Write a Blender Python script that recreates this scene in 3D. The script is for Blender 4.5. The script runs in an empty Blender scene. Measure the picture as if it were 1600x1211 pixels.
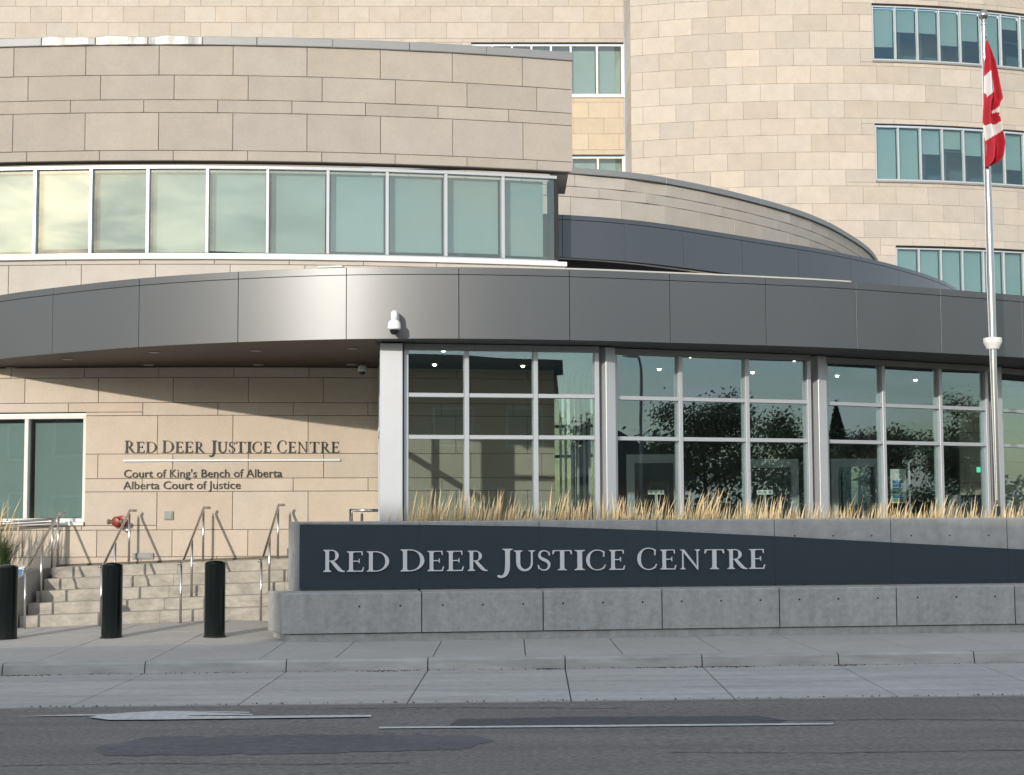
import bpy, bmesh, math, random
from mathutils import Vector, Matrix
random.seed(7)
sc = bpy.context.scene
COL = sc.collection
# ------------------------------------------------------------------ camera
F = 2400.0; CX, CY = 800.0, 605.5            # focal length and centre of the 1600 x 1211 photograph, px
TILT = math.atan((785-605.5)/F); ROLL = -0.0045; EZ = 1.95
cam = bpy.data.cameras.new('camera'); camo = bpy.data.objects.new('camera', cam); COL.objects.link(camo)
cam.sensor_width = 36; cam.lens = F/1600*36; cam.clip_start = .1; cam.clip_end = 2000
camo.matrix_world = Matrix.Translation((0, 0, EZ)) @ Matrix.Rotation(math.pi/2+TILT, 4, 'X') @ Matrix.Rotation(ROLL, 4, 'Z')
sc.camera = camo
# ------------------------------------------------------------------ sky and sun
SUN = Vector((0.40, 1.0, -0.305)).normalized()          # direction the light travels
ELEV = math.asin(-SUN.z)
w = bpy.data.worlds.new('World'); sc.world = w; w.use_nodes = True
nt = w.node_tree; nt.nodes.clear()
out = nt.nodes.new('ShaderNodeOutputWorld'); bg = nt.nodes.new('ShaderNodeBackground')
sky = nt.nodes.new('ShaderNodeTexSky'); sky.sky_type = 'NISHITA'; sky.sun_disc = False
sky.sun_elevation = ELEV; sky.sun_rotation = math.atan2(-SUN.x, -SUN.y)
sky.air_density = 1.0; sky.dust_density = 0.7; sky.ozone_density = 1.0
tc = nt.nodes.new('ShaderNodeTexCoord'); mp = nt.nodes.new('ShaderNodeMapping'); mp.inputs['Scale'].default_value = (1, 1, 3.2)
cl = nt.nodes.new('ShaderNodeTexNoise'); cl.inputs['Scale'].default_value = 5.5; cl.inputs['Detail'].default_value = 10; cl.inputs['Roughness'].default_value = .58; cl.inputs['Distortion'].default_value = .5
cr = nt.nodes.new('ShaderNodeValToRGB'); cr.color_ramp.elements[0].position = .40; cr.color_ramp.elements[1].position = .62
cr.color_ramp.elements[1].color = (.88, .88, .88, 1)
mx = nt.nodes.new('ShaderNodeMix'); mx.data_type = 'RGBA'; mx.inputs['B'].default_value = (5.2, 5.15, 5.0, 1)
nt.links.new(tc.outputs['Generated'], mp.inputs['Vector']); nt.links.new(mp.outputs[0], cl.inputs['Vector']); nt.links.new(cl.outputs['Fac'], cr.inputs[0])
nt.links.new(cr.outputs[0], mx.inputs['Factor']); nt.links.new(sky.outputs[0], mx.inputs['A']); nt.links.new(mx.outputs['Result'], bg.inputs[0])
bg.inputs[1].default_value = 0.15
nt.links.new(bg.outputs[0], out.inputs[0])
sl = bpy.data.lights.new('sun', 'SUN'); sl.energy = 2.0; sl.angle = math.radians(.6); sl.color = (1, .92, .81)
so = bpy.data.objects.new('sun', sl); COL.objects.link(so); so.rotation_euler = SUN.to_track_quat('-Z', 'Y').to_euler()
so.location = (-20, -40, 40)
sc.view_settings.view_transform = 'Standard'; sc.view_settings.look = 'None'; sc.view_settings.gamma = 1
sc.view_settings.exposure = 0.66
sc.render.resolution_x = 1024; sc.render.resolution_y = 775

# ------------------------------------------------------------------ survey helpers: photo pixel + known plane -> metres
def ray(px, py):
    u = (px-CX)/F; v = -(py-CY)/F; c, s = math.cos(ROLL), math.sin(ROLL)
    a = u*c-v*s; b = u*s+v*c; ct, st = math.cos(TILT), math.sin(TILT)
    return Vector((a, ct-b*st, st+b*ct))
def at(px, py, Y):
    d = ray(px, py); k = Y/d.y; return Vector((d.x*k, Y, EZ+d.z*k))
def on_z(px, py, z):
    d = ray(px, py); k = (z-EZ)/d.z; return Vector((d.x*k, d.y*k, z))
def project(p):
    q = camo.matrix_world.inverted() @ Vector(p); return (CX+F*q.x/-q.z, CY-F*q.y/-q.z)

# ------------------------------------------------------------------ materials
def N(nt, t, **kw):
    n = nt.nodes.new('ShaderNode'+t)
    for k, v in kw.items():
        if k in n.inputs: n.inputs[k].default_value = v
        else: setattr(n, k, v)
    return n
def mat(name, col, rough=.6, metal=0, var=.0, scale=6, bump=0, bscale=60, objcol=False, spec=.5, stretch=None, var2=0, scale2=1.2, detail=6, stretch2=None):
    m = bpy.data.materials.new(name); m.use_nodes = True; nt = m.node_tree; b = nt.nodes['Principled BSDF']
    b.inputs['Roughness'].default_value = rough; b.inputs['Metallic'].default_value = metal; b.inputs['Specular IOR Level'].default_value = spec
    tc = N(nt, 'TexCoord'); L = nt.links.new
    geo = N(nt, 'NewGeometry')
    vec = geo.outputs['Position']
    if stretch:
        mp = N(nt, 'Mapping'); mp.inputs['Scale'].default_value = stretch; L(vec, mp.inputs['Vector']); vec = mp.outputs[0]
    if objcol:
        oi = N(nt, 'ObjectInfo'); src = oi.outputs['Color']
    else:
        rg = N(nt, 'RGB'); rg.outputs[0].default_value = (*col, 1); src = rg.outputs[0]
    for v, s_ in ((var, scale), (var2, scale2)):
        if v:
            no = N(nt, 'TexNoise', Scale=s_, Detail=detail, Roughness=.62); L(vec, no.inputs['Vector'])
            if stretch2 and s_ == scale2:
                m2 = N(nt, 'Mapping'); m2.inputs['Scale'].default_value = stretch2; L(geo.outputs['Position'], m2.inputs['Vector']); L(m2.outputs[0], no.inputs['Vector'])
            mr = N(nt, 'MapRange'); mr.inputs['From Min'].default_value = .25; mr.inputs['From Max'].default_value = .75
            mr.inputs['To Min'].default_value = 1-v; mr.inputs['To Max'].default_value = 1+v
            L(no.outputs['Fac'], mr.inputs['Value'])
            mu = N(nt, 'VectorMath', operation='MULTIPLY'); L(src, mu.inputs[0]); L(mr.outputs[0], mu.inputs[1]); src = mu.outputs[0]
    L(src, b.inputs['Base Color'])
    if bump:
        nb = N(nt, 'TexNoise', Scale=bscale, Detail=5); L(vec, nb.inputs['Vector'])
        bu = N(nt, 'Bump', Strength=bump, Distance=.01); L(nb.outputs['Fac'], bu.inputs['Height']); L(bu.outputs[0], b.inputs['Normal'])
    return m
def glass_mat(name, tint, f0, wave=.0, wscale=.9, rough=0.0, gcol=(.74, .90, .97)):
    m = bpy.data.materials.new(name); m.use_nodes = True; nt = m.node_tree; nt.nodes.clear(); L = nt.links.new
    o = N(nt, 'OutputMaterial'); t = N(nt, 'BsdfTransparent'); t.inputs[0].default_value = (*tint, 1)
    g = N(nt, 'BsdfGlossy'); g.inputs['Roughness'].default_value = rough; g.inputs[0].default_value = (*gcol, 1)
    lw = N(nt, 'LayerWeight', Blend=.5); p = N(nt, 'Math', operation='POWER'); p.inputs[1].default_value = 5; L(lw.outputs['Facing'], p.inputs[0])
    ma = N(nt, 'Math', operation='MULTIPLY_ADD'); ma.inputs[1].default_value = 1-f0; ma.inputs[2].default_value = f0; L(p.outputs[0], ma.inputs[0])
    mx = N(nt, 'MixShader'); L(ma.outputs[0], mx.inputs[0]); L(t.outputs[0], mx.inputs[1]); L(g.outputs[0], mx.inputs[2]); L(mx.outputs[0], o.inputs[0])
    if wave:
        geo = N(nt, 'NewGeometry'); no = N(nt, 'TexNoise', Scale=wscale, Detail=1.0); L(geo.outputs['Position'], no.inputs['Vector'])
        bu = N(nt, 'Bump', Strength=1.0, Distance=wave); L(no.outputs['Fac'], bu.inputs['Height']); L(bu.outputs[0], g.inputs['Normal'])
    return m
M = {}
M['stone'] = mat('limestone', (.5, .44, .36), .85, var=.055, scale=26, bump=.35, bscale=45, objcol=True, spec=.25, var2=.075, scale2=2.2, detail=10)
M['joint'] = mat('joint_brown', (.14, .12, .10), .9, var=.1)  # dark brown backing seen in the open joints
M['joint_pale'] = mat('joint_mortar', (.27, .24, .205), .9, var=.1)
M['fascia'] = mat('metallic_grey_panel', (.15, .155, .16), .41, metal=.74, bump=.10, bscale=1.6, var=.02, scale=30, spec=.5)
M['band'] = mat('slate_grey_panel', (.095, .107, .125), .42, metal=.5, var=.02)
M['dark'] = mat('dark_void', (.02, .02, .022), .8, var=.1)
M['frame'] = mat('silver_aluminium', (.50, .52, .55), .38, metal=.35, var=.03, scale=3)
M['cap'] = mat('zinc_flashing', (.27, .28, .285), .55, metal=.3, var=.05, scale=2.5)
M['foil'] = mat('crinkled_flashing', (.36, .36, .355), .5, metal=.45, bump=.5, bscale=5, var=.1)
M['white'] = mat('white_membrane', (.72, .71, .69), .6, var=.06, scale=3)
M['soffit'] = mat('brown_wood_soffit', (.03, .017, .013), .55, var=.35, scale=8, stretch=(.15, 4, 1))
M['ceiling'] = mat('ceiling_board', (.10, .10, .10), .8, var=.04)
M['glass'] = glass_mat('clear_glass', (.88, .94, .93), .125, wave=.0028, wscale=.6, gcol=(.72, .91, 1.0))
M['glass_up'] = glass_mat('coated_glass', (.80, .86, .845), .095, wave=.003, wscale=.8, gcol=(.96, .96, .90))
M['glass_tower'] = glass_mat('tower_glass', (.78, .86, .855), .07, wave=.001)
M['blind'] = mat('pale_roller_blind', (.37, .435, .445), .85, var=.03, scale=3)
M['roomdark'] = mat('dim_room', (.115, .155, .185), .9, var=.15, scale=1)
M['concrete'] = mat('cast_concrete', (.385, .39, .38), .82, var=.20, scale=12, bump=.5, bscale=30, var2=.16, scale2=1.5, stretch2=(3.2, 3.2, .35), detail=14)
M['concrete_up'] = mat('cast_concrete_upper', (.385, .387, .378), .82, var=.18, scale=7, bump=.4, bscale=30, var2=.12, scale2=1.1, stretch2=(2, 2, .5), detail=12)
M['joint_grey'] = mat('concrete_joint', (.11, .11, .105), .9, var=.2)
M['jamb'] = mat('pale_jamb_panel', (.50, .48, .45), .7, var=.08, scale=2)
M['navy'] = mat('navy_panel', (.030, .045, .060), .5, var=.05, scale=3, spec=.35)
M['letter'] = mat('brushed_letter', (.72, .74, .76), .4, metal=.15, var=.04)
M['letter_dark'] = mat('bronze_letter', (.012, .011, .011), .5, metal=0, var=.1)
M['asphalt'] = mat('asphalt', (.160, .149, .140), .88, var=.60, scale=34, bump=1.0, bscale=55, var2=.24, scale2=1.9, stretch=(.6, 1, 1), stretch2=(.10, 1, 1), detail=12)
M['asphalt_new'] = mat('asphalt_patch', (.070, .071, .076), .85, var=.35, scale=25, bump=.8, bscale=60, var2=.15, scale2=1.5)
M['asphalt_worn'] = mat('asphalt_worn', (.098, .098, .102), .87, var=.40, scale=22, bump=.9, bscale=55, var2=.2, scale2=1.2, stretch=(.5, 1, 1))
M['gutter'] = mat('gutter_concrete', (.395, .388, .375), .85, var=.14, scale=9, bump=.35, bscale=70, var2=.26, scale2=2.2, stretch2=(.14, 1, 1), detail=12)
M['walk'] = mat('sidewalk_concrete', (.42, .405, .38), .86, var=.10, scale=12, bump=.3, bscale=80, var2=.08, scale2=.9)
M['kerb'] = mat('kerb_concrete', (.40, .40, .38), .85, var=.24, scale=5, bump=.4, bscale=60, var2=.15, scale2=1.6, stretch=(.4, 1, 2))
M['step'] = mat('step_concrete', (.38, .35, .30), .85, var=.32, scale=8, bump=.4, bscale=50, var2=.12, scale2=1.7, stretch=(.6, 1, 1))
M['paint'] = mat('road_paint', (.50, .51, .52), .7, var=.25, scale=14, bump=.3, bscale=80)
M['black'] = mat('black_green_enamel', (.003, .006, .006), .16, var=.1, spec=.45)
M['steel'] = mat('stainless_steel', (.58, .56, .54), .26, metal=.95, var=.05)
M['pole'] = mat('satin_aluminium_pole', (.42, .42, .42), .24, metal=.95, var=.04)
M['red'] = mat('red_enamel', (.24, .022, .018), .4, var=.1)
M['brass'] = mat('weathered_brass', (.35, .26, .14), .4, metal=.8, var=.2, scale=20)
M['flagred'] = mat('flag_red', (.38, .008, .022), .75, var=.06, scale=8)
M['flagwhite'] = mat('flag_white', (.60, .58, .57), .75, var=.04, scale=8)
M['camwhite'] = mat('white_plastic', (.78, .78, .77), .4, var=.02)
M['smoke'] = mat('smoked_dome', (.015, .015, .015), .1, var=.1)
M['grey'] = mat('grey_painted_metal', (.28, .29, .28), .5, var=.05)
M['blue'] = mat('blue_sign', (.02, .14, .42), .4, var=.03)
M['signwhite'] = mat('sign_white', (.72, .74, .76), .4, var=.03)
M['reed'] = mat('golden_reed', (.64, .49, .27), .8, var=.22, scale=30)
M['reed2'] = mat('straw_reed', (.74, .62, .41), .8, var=.2, scale=30)
M['blade'] = mat('green_blade', (.075, .115, .035), .6, var=.35, scale=9)
M['soil'] = mat('planter_soil', (.07, .05, .035), .95, var=.3, scale=20, bump=.6)
M['ground'] = mat('ground', (.16, .15, .13), .95, var=.2, scale=2)
M['bark'] = mat('bark', (.10, .08, .065), .9, var=.25, scale=12, bump=.5)
M['leaf'] = mat('autumn_leaf', (.13, .14, .085), .7, var=.35, scale=1.5)
M['leaf2'] = mat('spruce_needle', (.03, .05, .035), .7, var=.3, scale=2)
M['brick'] = mat('house_brick', (.20, .12, .085), .85, var=.15, scale=7)
M['stucco'] = mat('house_stucco', (.30, .27, .23), .85, var=.08, scale=3)
M['shingle'] = mat('roof_shingle', (.075, .07, .068), .9, var=.2, scale=9)
M['pane_dark'] = mat('dark_window', (.03, .035, .04), .08, var=.1)
M['paper'] = mat('notice_paper', (.70, .72, .70), .6, var=.03)
M['noticeblue'] = mat('notice_blue', (.03, .16, .33), .5, var=.08)
M['noticegreen'] = mat('notice_green', (.12, .30, .10), .5, var=.08)
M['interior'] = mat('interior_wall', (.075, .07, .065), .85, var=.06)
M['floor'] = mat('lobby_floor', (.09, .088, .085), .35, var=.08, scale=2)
M['kiosk'] = mat('kiosk_dark', (.02, .022, .024), .4, var=.05)
M['litter'] = mat('gutter_debris', (.07, .055, .04), .95, var=.4, scale=60)
def emit(name, col, s):
    m = bpy.data.materials.new(name); m.use_nodes = True; nt = m.node_tree; b = nt.nodes['Principled BSDF']
    b.inputs['Base Color'].default_value = (*col, 1); b.inputs['Emission Color'].default_value = (*col, 1); b.inputs['Emission Strength'].default_value = s
    return m
M['lamp'] = emit('lit_lamp', (1, .90, .72), 14)
M['exit'] = emit('lit_exit_sign', (.1, .75, .45), .9)

# ------------------------------------------------------------------ object helpers
WL = {}
def place(o, parent, loc):
    loc = Vector(loc); WL[o.name] = loc
    if parent is None: o.location = loc
    else: o.parent = parent; o.location = loc-WL[parent.name]
def mk(name, verts, faces, m, parent=None, smooth=False, color=None, recalc=True, mats=None, fm=None):
    vs = [Vector(v) for v in verts]
    lo = Vector([min(v[i] for v in vs) for i in range(3)]); hi = Vector([max(v[i] for v in vs) for i in range(3)])
    c = Vector(((lo.x+hi.x)/2, (lo.y+hi.y)/2, lo.z))
    me = bpy.data.meshes.new(name); me.from_pydata([v-c for v in vs], [], faces)
    for q in (mats or [m]): me.materials.append(M[q])
    if fm:
        for p, k in zip(me.polygons, fm): p.material_index = k
    if recalc:
        bm = bmesh.new(); bm.from_mesh(me); bmesh.ops.recalc_face_normals(bm, faces=bm.faces); bm.to_mesh(me); bm.free()
    if smooth:
        for p in me.polygons: p.use_smooth = True
    o = bpy.data.objects.new(name, me); COL.objects.link(o)
    if color: o.color = (*color, 1)
    place(o, parent, c)
    return o
def empty(name, loc, label=None, cat=None, group=None, parent=None):
    o = bpy.data.objects.new(name, None); COL.objects.link(o); o.empty_display_size = .2; place(o, parent, loc)
    if label: tag(o, label, cat, group)
    return o
def tag(o, label, cat, group=None):
    o['label'] = label; o['category'] = cat
    if group: o['group'] = group
    return o
def struct(o): o['kind'] = 'structure'; return o
class MB:
    def __init__(s): s.v = []; s.f = []; s.m = []
    def add(s, v, f, k=0):
        n = len(s.v); s.v += [Vector(x) for x in v]; s.f += [tuple(i+n for i in q) for q in f]; s.m += [k]*len(f); return s
    def box(s, x0, x1, y0, y1, z0, z1, k=0):
        return s.add([(x0,y0,z0),(x1,y0,z0),(x1,y1,z0),(x0,y1,z0),(x0,y0,z1),(x1,y0,z1),(x1,y1,z1),(x0,y1,z1)],
                     [(0,3,2,1),(4,5,6,7),(0,1,5,4),(1,2,6,5),(2,3,7,6),(3,0,4,7)], k)
    def tube(s, pts, r, n=10, k=0, r1=None):
        pts = [Vector(p) for p in pts]; rings = []
        for i, p in enumerate(pts):
            d = (pts[min(i+1, len(pts)-1)]-pts[max(i-1, 0)]).normalized()
            a = d.orthogonal().normalized() if i == 0 else (rings_a - d*rings_a.dot(d)).normalized()
            rings_a = a; b = d.cross(a)
            rr = r if r1 is None else r+(r1-r)*i/(len(pts)-1)
            rings.append([p+a*(rr*math.cos(2*math.pi*j/n))+b*(rr*math.sin(2*math.pi*j/n)) for j in range(n)])
        v = [q for R in rings for q in R]; f = []
        for i in range(len(pts)-1):
            for j in range(n): f.append((i*n+j, i*n+(j+1) % n, (i+1)*n+(j+1) % n, (i+1)*n+j))
        f.append(tuple(range(n-1, -1, -1))); f.append(tuple((len(pts)-1)*n+j for j in range(n)))
        return s.add(v, f, k)
    def lathe(s, c, prof, n=24, k=0, axis=None):
        c = Vector(c); v = []; f = []; q = axis.to_track_quat('Z', 'Y') if axis else None
        for r, z in prof:
            for j in range(n):
                p = Vector((r*math.cos(2*math.pi*j/n), r*math.sin(2*math.pi*j/n), z)); v.append(c+(q @ p if q else p))
        for i in range(len(prof)-1):
            for j in range(n): f.append((i*n+j, i*n+(j+1) % n, (i+1)*n+(j+1) % n, (i+1)*n+j))
        f.append(tuple(range(n-1, -1, -1))); f.append(tuple((len(prof)-1)*n+j for j in range(n)))
        return s.add(v, f, k)
    def build(s, name, m, parent=None, smooth=False, color=None, mats=None, recalc=True):
        return mk(name, s.v, s.f, m, parent, smooth, color, recalc, mats, s.m if mats else None)
def autosmooth(o, deg=35):
    me = o.data
    for p in me.polygons: p.use_smooth = True
    bm = bmesh.new(); bm.from_mesh(me)
    for e in bm.edges:
        if len(e.link_faces) == 2 and e.calc_face_angle(0) > math.radians(deg): e.smooth = False
    bm.to_mesh(me); bm.free(); return o

class Plan:
    """a plan curve running left to right; its normal faces the street"""
    def __init__(s, pts, smooth=True, n=24):
        P = [Vector((p[0], p[1])) for p in pts]
        if smooth and len(P) > 2:
            Q = []
            for i in range(len(P)-1):
                p0 = P[i-1] if i else P[0]*2-P[1]; p1, p2 = P[i], P[i+1]; p3 = P[i+2] if i+2 < len(P) else P[-1]*2-P[-2]
                for k in range(n):
                    t = k/n; Q.append(.5*((2*p1)+(p2-p0)*t+(2*p0-5*p1+4*p2-p3)*t*t+(3*p1-p0-3*p2+p3)*t**3))
            P = Q+[P[-1]]
        s.P = P; s.S = [0]
        for a, b in zip(P, P[1:]): s.S.append(s.S[-1]+(b-a).length)
        s.L = s.S[-1]
    def seg(s, x):
        lo, hi = 0, len(s.S)-2
        while lo < hi:
            m = (lo+hi+1)//2
            if s.S[m] <= x: lo = m
            else: hi = m-1
        return lo
    def pos(s, x):
        i = s.seg(x); t = (x-s.S[i])/(s.S[i+1]-s.S[i]); return s.P[i].lerp(s.P[i+1], t) if 0 <= t <= 1 else s.P[i]+(s.P[i+1]-s.P[i])*t
    def nrm(s, x):
        x = max(0, min(s.L, x))
        e = min(.06, s.L*.02); d = (s.pos(min(x+e, s.L))-s.pos(max(x-e, 0))).normalized(); return Vector((d.y, -d.x))
    def pt(s, x, z, off=0):
        p = s.pos(x)+s.nrm(x)*off; return Vector((p.x, p.y, z))
    def s_at_px(s, px, z, off=0):
        lo, hi = 0.0, s.L
        for _ in range(40):
            m = (lo+hi)/2
            if project(s.pt(m, z, off))[0] < px: lo = m
            else: hi = m
        return (lo+hi)/2
    def s_at_x(s, X):
        lo, hi = 0.0, s.L
        for _ in range(40):
            m = (lo+hi)/2
            if s.pos(m).x < X: lo = m
            else: hi = m
        return (lo+hi)/2
def slab(C, s0, s1, z0, z1, front, thick, n=1, c=.005):
    """a piece of cladding on plan curve C, with chamfered front edges"""
    v = []; f = []
    def row(a, b, z, off):
        i0 = len(v)
        for i in range(n+1): v.append(C.pt(a+(b-a)*i/n, z, off))
        return i0
    A = row(s0+c, s1-c, z0+c, front); B = row(s0+c, s1-c, z1-c, front)
    D = row(s0, s1, z0, front-c); E_ = row(s0, s1, z1, front-c)
    G = row(s0, s1, z0, front-thick); H = row(s0, s1, z1, front-thick)
    for i in range(n):
        f += [(A+i, A+i+1, B+i+1, B+i), (D+i, D+i+1, A+i+1, A+i), (B+i, B+i+1, E_+i+1, E_+i), (G+i, G+i+1, D+i+1, D+i), (E_+i, E_+i+1, H+i+1, H+i), (H+i, H+i+1, G+i+1, G+i)]
    f += [(D, A, B, E_), (A+n, D+n, E_+n, B+n), (G, D, E_, H), (D+n, G+n, H+n, E_+n)]
    return v, f
def cut(rects, w):
    out = []
    for (a, b, c, d) in rects:
        x0, x1, y0, y1 = w
        if b <= x0 or a >= x1 or d <= y0 or c >= y1: out.append((a, b, c, d)); continue
        if c < y0: out.append((a, b, c, y0))
        if d > y1: out.append((a, b, y1, d))
        lo, hi = max(c, y0), min(d, y1)
        if a < x0: out.append((a, x0, lo, hi))
        if b > x1: out.append((x1, b, lo, hi))
    return out
def tint(base, amp=.07, warm=.016):
    k = 1+random.uniform(-amp, amp*.7); h = random.uniform(-warm, warm)
    return (base[0]*k*(1+h), base[1]*k, base[2]*k*(1-h*1.4))
def cladding(parent, C, courses, s_lo, s_hi, width, base, gap=.0085, holes=(), thick=.05, amp=.07):
    """courses: (z0, z1, s of one joint)"""
    for z0, z1, sj in courses:
        k = math.floor((s_lo-sj)/width); x = sj+k*width
        while x < s_hi:
            a, b = max(x, s_lo), min(x+width, s_hi)
            R = [(a, b, z0, z1)] if b-a > .03 else []
            for h in holes: R = cut(R, h)
            for (p, q, c, d) in R:
                if q-p > .03 and d-c > .03:
                    v, f = slab(C, p+gap/2, q-gap/2, c+gap/2, d-gap/2, random.uniform(-.0015, .0015), thick)
                    mk('stone_panel', v, f, 'stone', parent, color=tint(base, amp))
            x += width

# ================================================================== THE GROUND
def zs(X): return .008*max(-15, min(15, X))
def sheet(name, pts, m, thick=.0, parent=None):
    return mk(name, pts, [tuple(range(len(pts)))], m, parent, recalc=False)
struct(mk('ground', [(-600,-600,-.2),(600,-600,-.2),(600,900,-.2),(-600,900,-.2)], [(0,1,2,3)], 'ground', recalc=False))
XS = [-300, -15, -9, -3, 3, 9, 15, 300]
def ribbon(name, y0, y1, dz, m, th=.15):
    b = MB(); n = len(XS)
    v = []
    for X in XS: v += [(X, y0, zs(X)+dz), (X, y1, zs(X)+dz), (X, y0, zs(X)+dz-th), (X, y1, zs(X)+dz-th)]
    f = []
    for i in range(n-1):
        a = i*4; c = a+4
        f += [(a, c, c+1, a+1), (a+2, a+3, c+3, c+2), (a, a+2, c+2, c), (a+1, c+1, c+3, a+3)]
    f += [(0, 1, 3, 2), (4*n-4, 4*n-2, 4*n-1, 4*n-3)]
    return struct(mk(name, v, f, m))
road = ribbon('road', 2.2, 15.20, 0, 'asphalt')
KY = 18.05
# concrete parking gutter, cast in bays with open joints
gut = ribbon('gutter', 15.15, KY+.02, -.02, 'joint', .1)
kerb = ribbon('kerb', KY+.06, KY+.19, .10, 'joint', .25)
jx = [on_z(px, 1047, 0).x for px in (16, 233, 450, 669, 883, 1098, 1314, 1530)]
jx = [jx[0]-1.62*k for k in (4, 3, 2, 1)]+jx+[jx[-1]+1.62*k for k in (1, 2, 3, 4)]
def slabpiece(name, q, th, m, parent, c=.006):
    """a paving slab with top corners q (anticlockwise) and slightly rounded arrises"""
    q = [Vector(p) for p in q]; cen = sum(q, Vector())/4
    top = [p+(cen-p).normalized()*c*1.6 for p in q]; sh = [p-Vector((0,0,c)) for p in q]; bot = [p-Vector((0,0,th)) for p in q]
    v = top+sh+bot; f = [(0,1,2,3),(8,11,10,9)]
    for i in range(4):
        j = (i+1) % 4; f += [(4+i,4+j,j,i),(8+i,8+j,4+j,4+i)]
    return mk(name, v, f, m, parent)
def quad(x0, x1, y0, y1, zf, sk=.0138):
    return [(x, y, zf(x, y)) for x, y in ((x0+sk*(y0-KY), y0), (x1+sk*(y0-KY), y0), (x1+sk*(y1-KY), y1), (x0+sk*(y1-KY), y1))]
for a, b in zip(jx, jx[1:]):
    slabpiece('gutter_slab', quad(a+.006, b-.006, 15.18, KY, lambda x, y: zs(x)+.012+.010*(y-16.5)**2*.3), .1, 'gutter', gut)
    # kerb stone with a battered face and rounded nose
    x0, x1 = a+.007, b-.007; prof = [(KY, -.08), (KY+.005, .02), (KY+.03, .125), (KY+.05, .145), (KY+.085, .15), (KY+.2, .152), (KY+.2, -.08)]
    v = [(x, y, z+zs(x)) for x in (x0, x1) for y, z in prof]; n = len(prof)
    f = [(i, (i+1) % n, n+(i+1) % n, n+i) for i in range(n)]+[tuple(range(n)), tuple(range(2*n-1, n-1, -1))]
    mk('kerb_stone', v, f, 'kerb', kerb)
# pavement
def zp(x, y):
    t = max(0, min(1, (y-KY-.2)/(23.45-KY-.2))); A = .152+zs(x)
    B = .094+.033*(max(-14, x)+7.45); k = max(0, min(1, (x+3.6)/.8)); t = t*(1-k)+k*max(0, min(1, (y-KY-.2)/2.4)); B = B*(1-k)+.128*k
    return A+(B-A)*t
pv = struct(mk('pavement', [(x, y, zp(x, y)-.10) for y in (KY+.2, 23.6) for x in (-60, -14, -9, -5, -3.6, -2.8, 4, 9, 60)], [(i, i+1, i+10, i+9) for i in range(8)], 'joint', recalc=False))
wj = [on_z(px, 1012, .15).x for px in (-555, -390, -225, -60, 105, 270, 430, 540, 683, 820, 965, 1115, 1262, 1410, 1560, 1705, 1850, 1995, 2140)]
for a, b in zip(wj, wj[1:]):
    for y0, y1 in ((KY+.205, 20.1), (20.1, 21.75), (21.75, 23.44)):
        slabpiece('paving_slab', [(x, y, zp(x, y)) for x, y in ((a+.005, y0+.004), (b-.005, y0+.004), (b-.005, y1-.004), (a-.0+.005, y1-.004))], .05, 'walk', pv)
# markings and repairs on the road
def decal(name, pix, m, lift, z=0, rag=0):
    pts = []
    if rag:
        q = []
        for a, b in zip(pix, pix[1:]+pix[:1]):
            n = max(1, int(abs(b[0]-a[0])/14))
            q += [(a[0]+(b[0]-a[0])*i/n+random.gauss(0, rag*4), a[1]+(b[1]-a[1])*i/n+random.gauss(0, rag)) for i in range(n)]
        pix = q
    for px, py in pix:
        p = on_z(px, py, 0); p = on_z(px, py, zs(p.x)); pts.append(p+Vector((0, 0, lift)))
    return sheet(name, pts, m, parent=road)
decal('asphalt_patch', [(165,1181),(150,1168),(230,1152),(500,1148),(752,1149),(770,1158),(735,1170),(560,1176),(330,1180)], 'asphalt_worn', .003, rag=.9)
decal('asphalt_patch', [(700,1134),(716,1124),(930,1120),(1190,1119),(1226,1125),(1216,1132),(950,1134)], 'asphalt_new', .003, rag=.35)
decal('painted_line', [(592,1139.5),(592,1137.0),(950,1134),(1302,1131),(1302,1133.3),(950,1136.8)], 'paint', .008)
decal('painted_line', [(20,1120.6),(120,1117.6),(250,1115.6),(250,1118),(120,1119.6)], 'paint', .008)
decal('painted_arrow', [(138,1122.5),(160,1118.5),(205,1115),(255,1112.6),(300,1113.2),(345,1116),(395,1117.6),(395,1119.2),(300,1119.4),(290,1120.4),(420,1120.6),(580,1118.8),(580,1122),(430,1123.8),(250,1126.2),(170,1126.6)], 'paint', .012)
decal('painted_line', [(300,1113.6),(390,1114.8),(390,1116.4),(340,1115.6)], 'paint', .016)
def crack(pix, wpx, m='asphalt_new'):
    q = []
    for a, b in zip(pix, pix[1:]):
        n = max(1, int(abs(b[0]-a[0])/9)); q += [(a[0]+(b[0]-a[0])*i/n, a[1]+(b[1]-a[1])*i/n) for i in range(n)]
    q.append(pix[-1]); q = [(x, y+random.gauss(0, .35)) for x, y in q]; k = [wpx*random.uniform(.4, 1.2) for _ in q]
    decal('crack', [(x, y+w_/2) for (x, y), w_ in zip(q, k)]+[(x, y-w_/2) for (x, y), w_ in reversed(list(zip(q, k)))], m, .006)
crack([(0, 1197), (220, 1193), (480, 1195), (640, 1192)], .8, 'asphalt_worn'); crack([(1040, 1176), (1300, 1177), (1600, 1172)], .8, 'asphalt_worn'); crack([(1190, 1127), (1420, 1124), (1600, 1126)], .7, 'asphalt_worn'); crack([(420, 1108), (700, 1106), (980, 1107)], .6, 'asphalt_worn')
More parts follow.
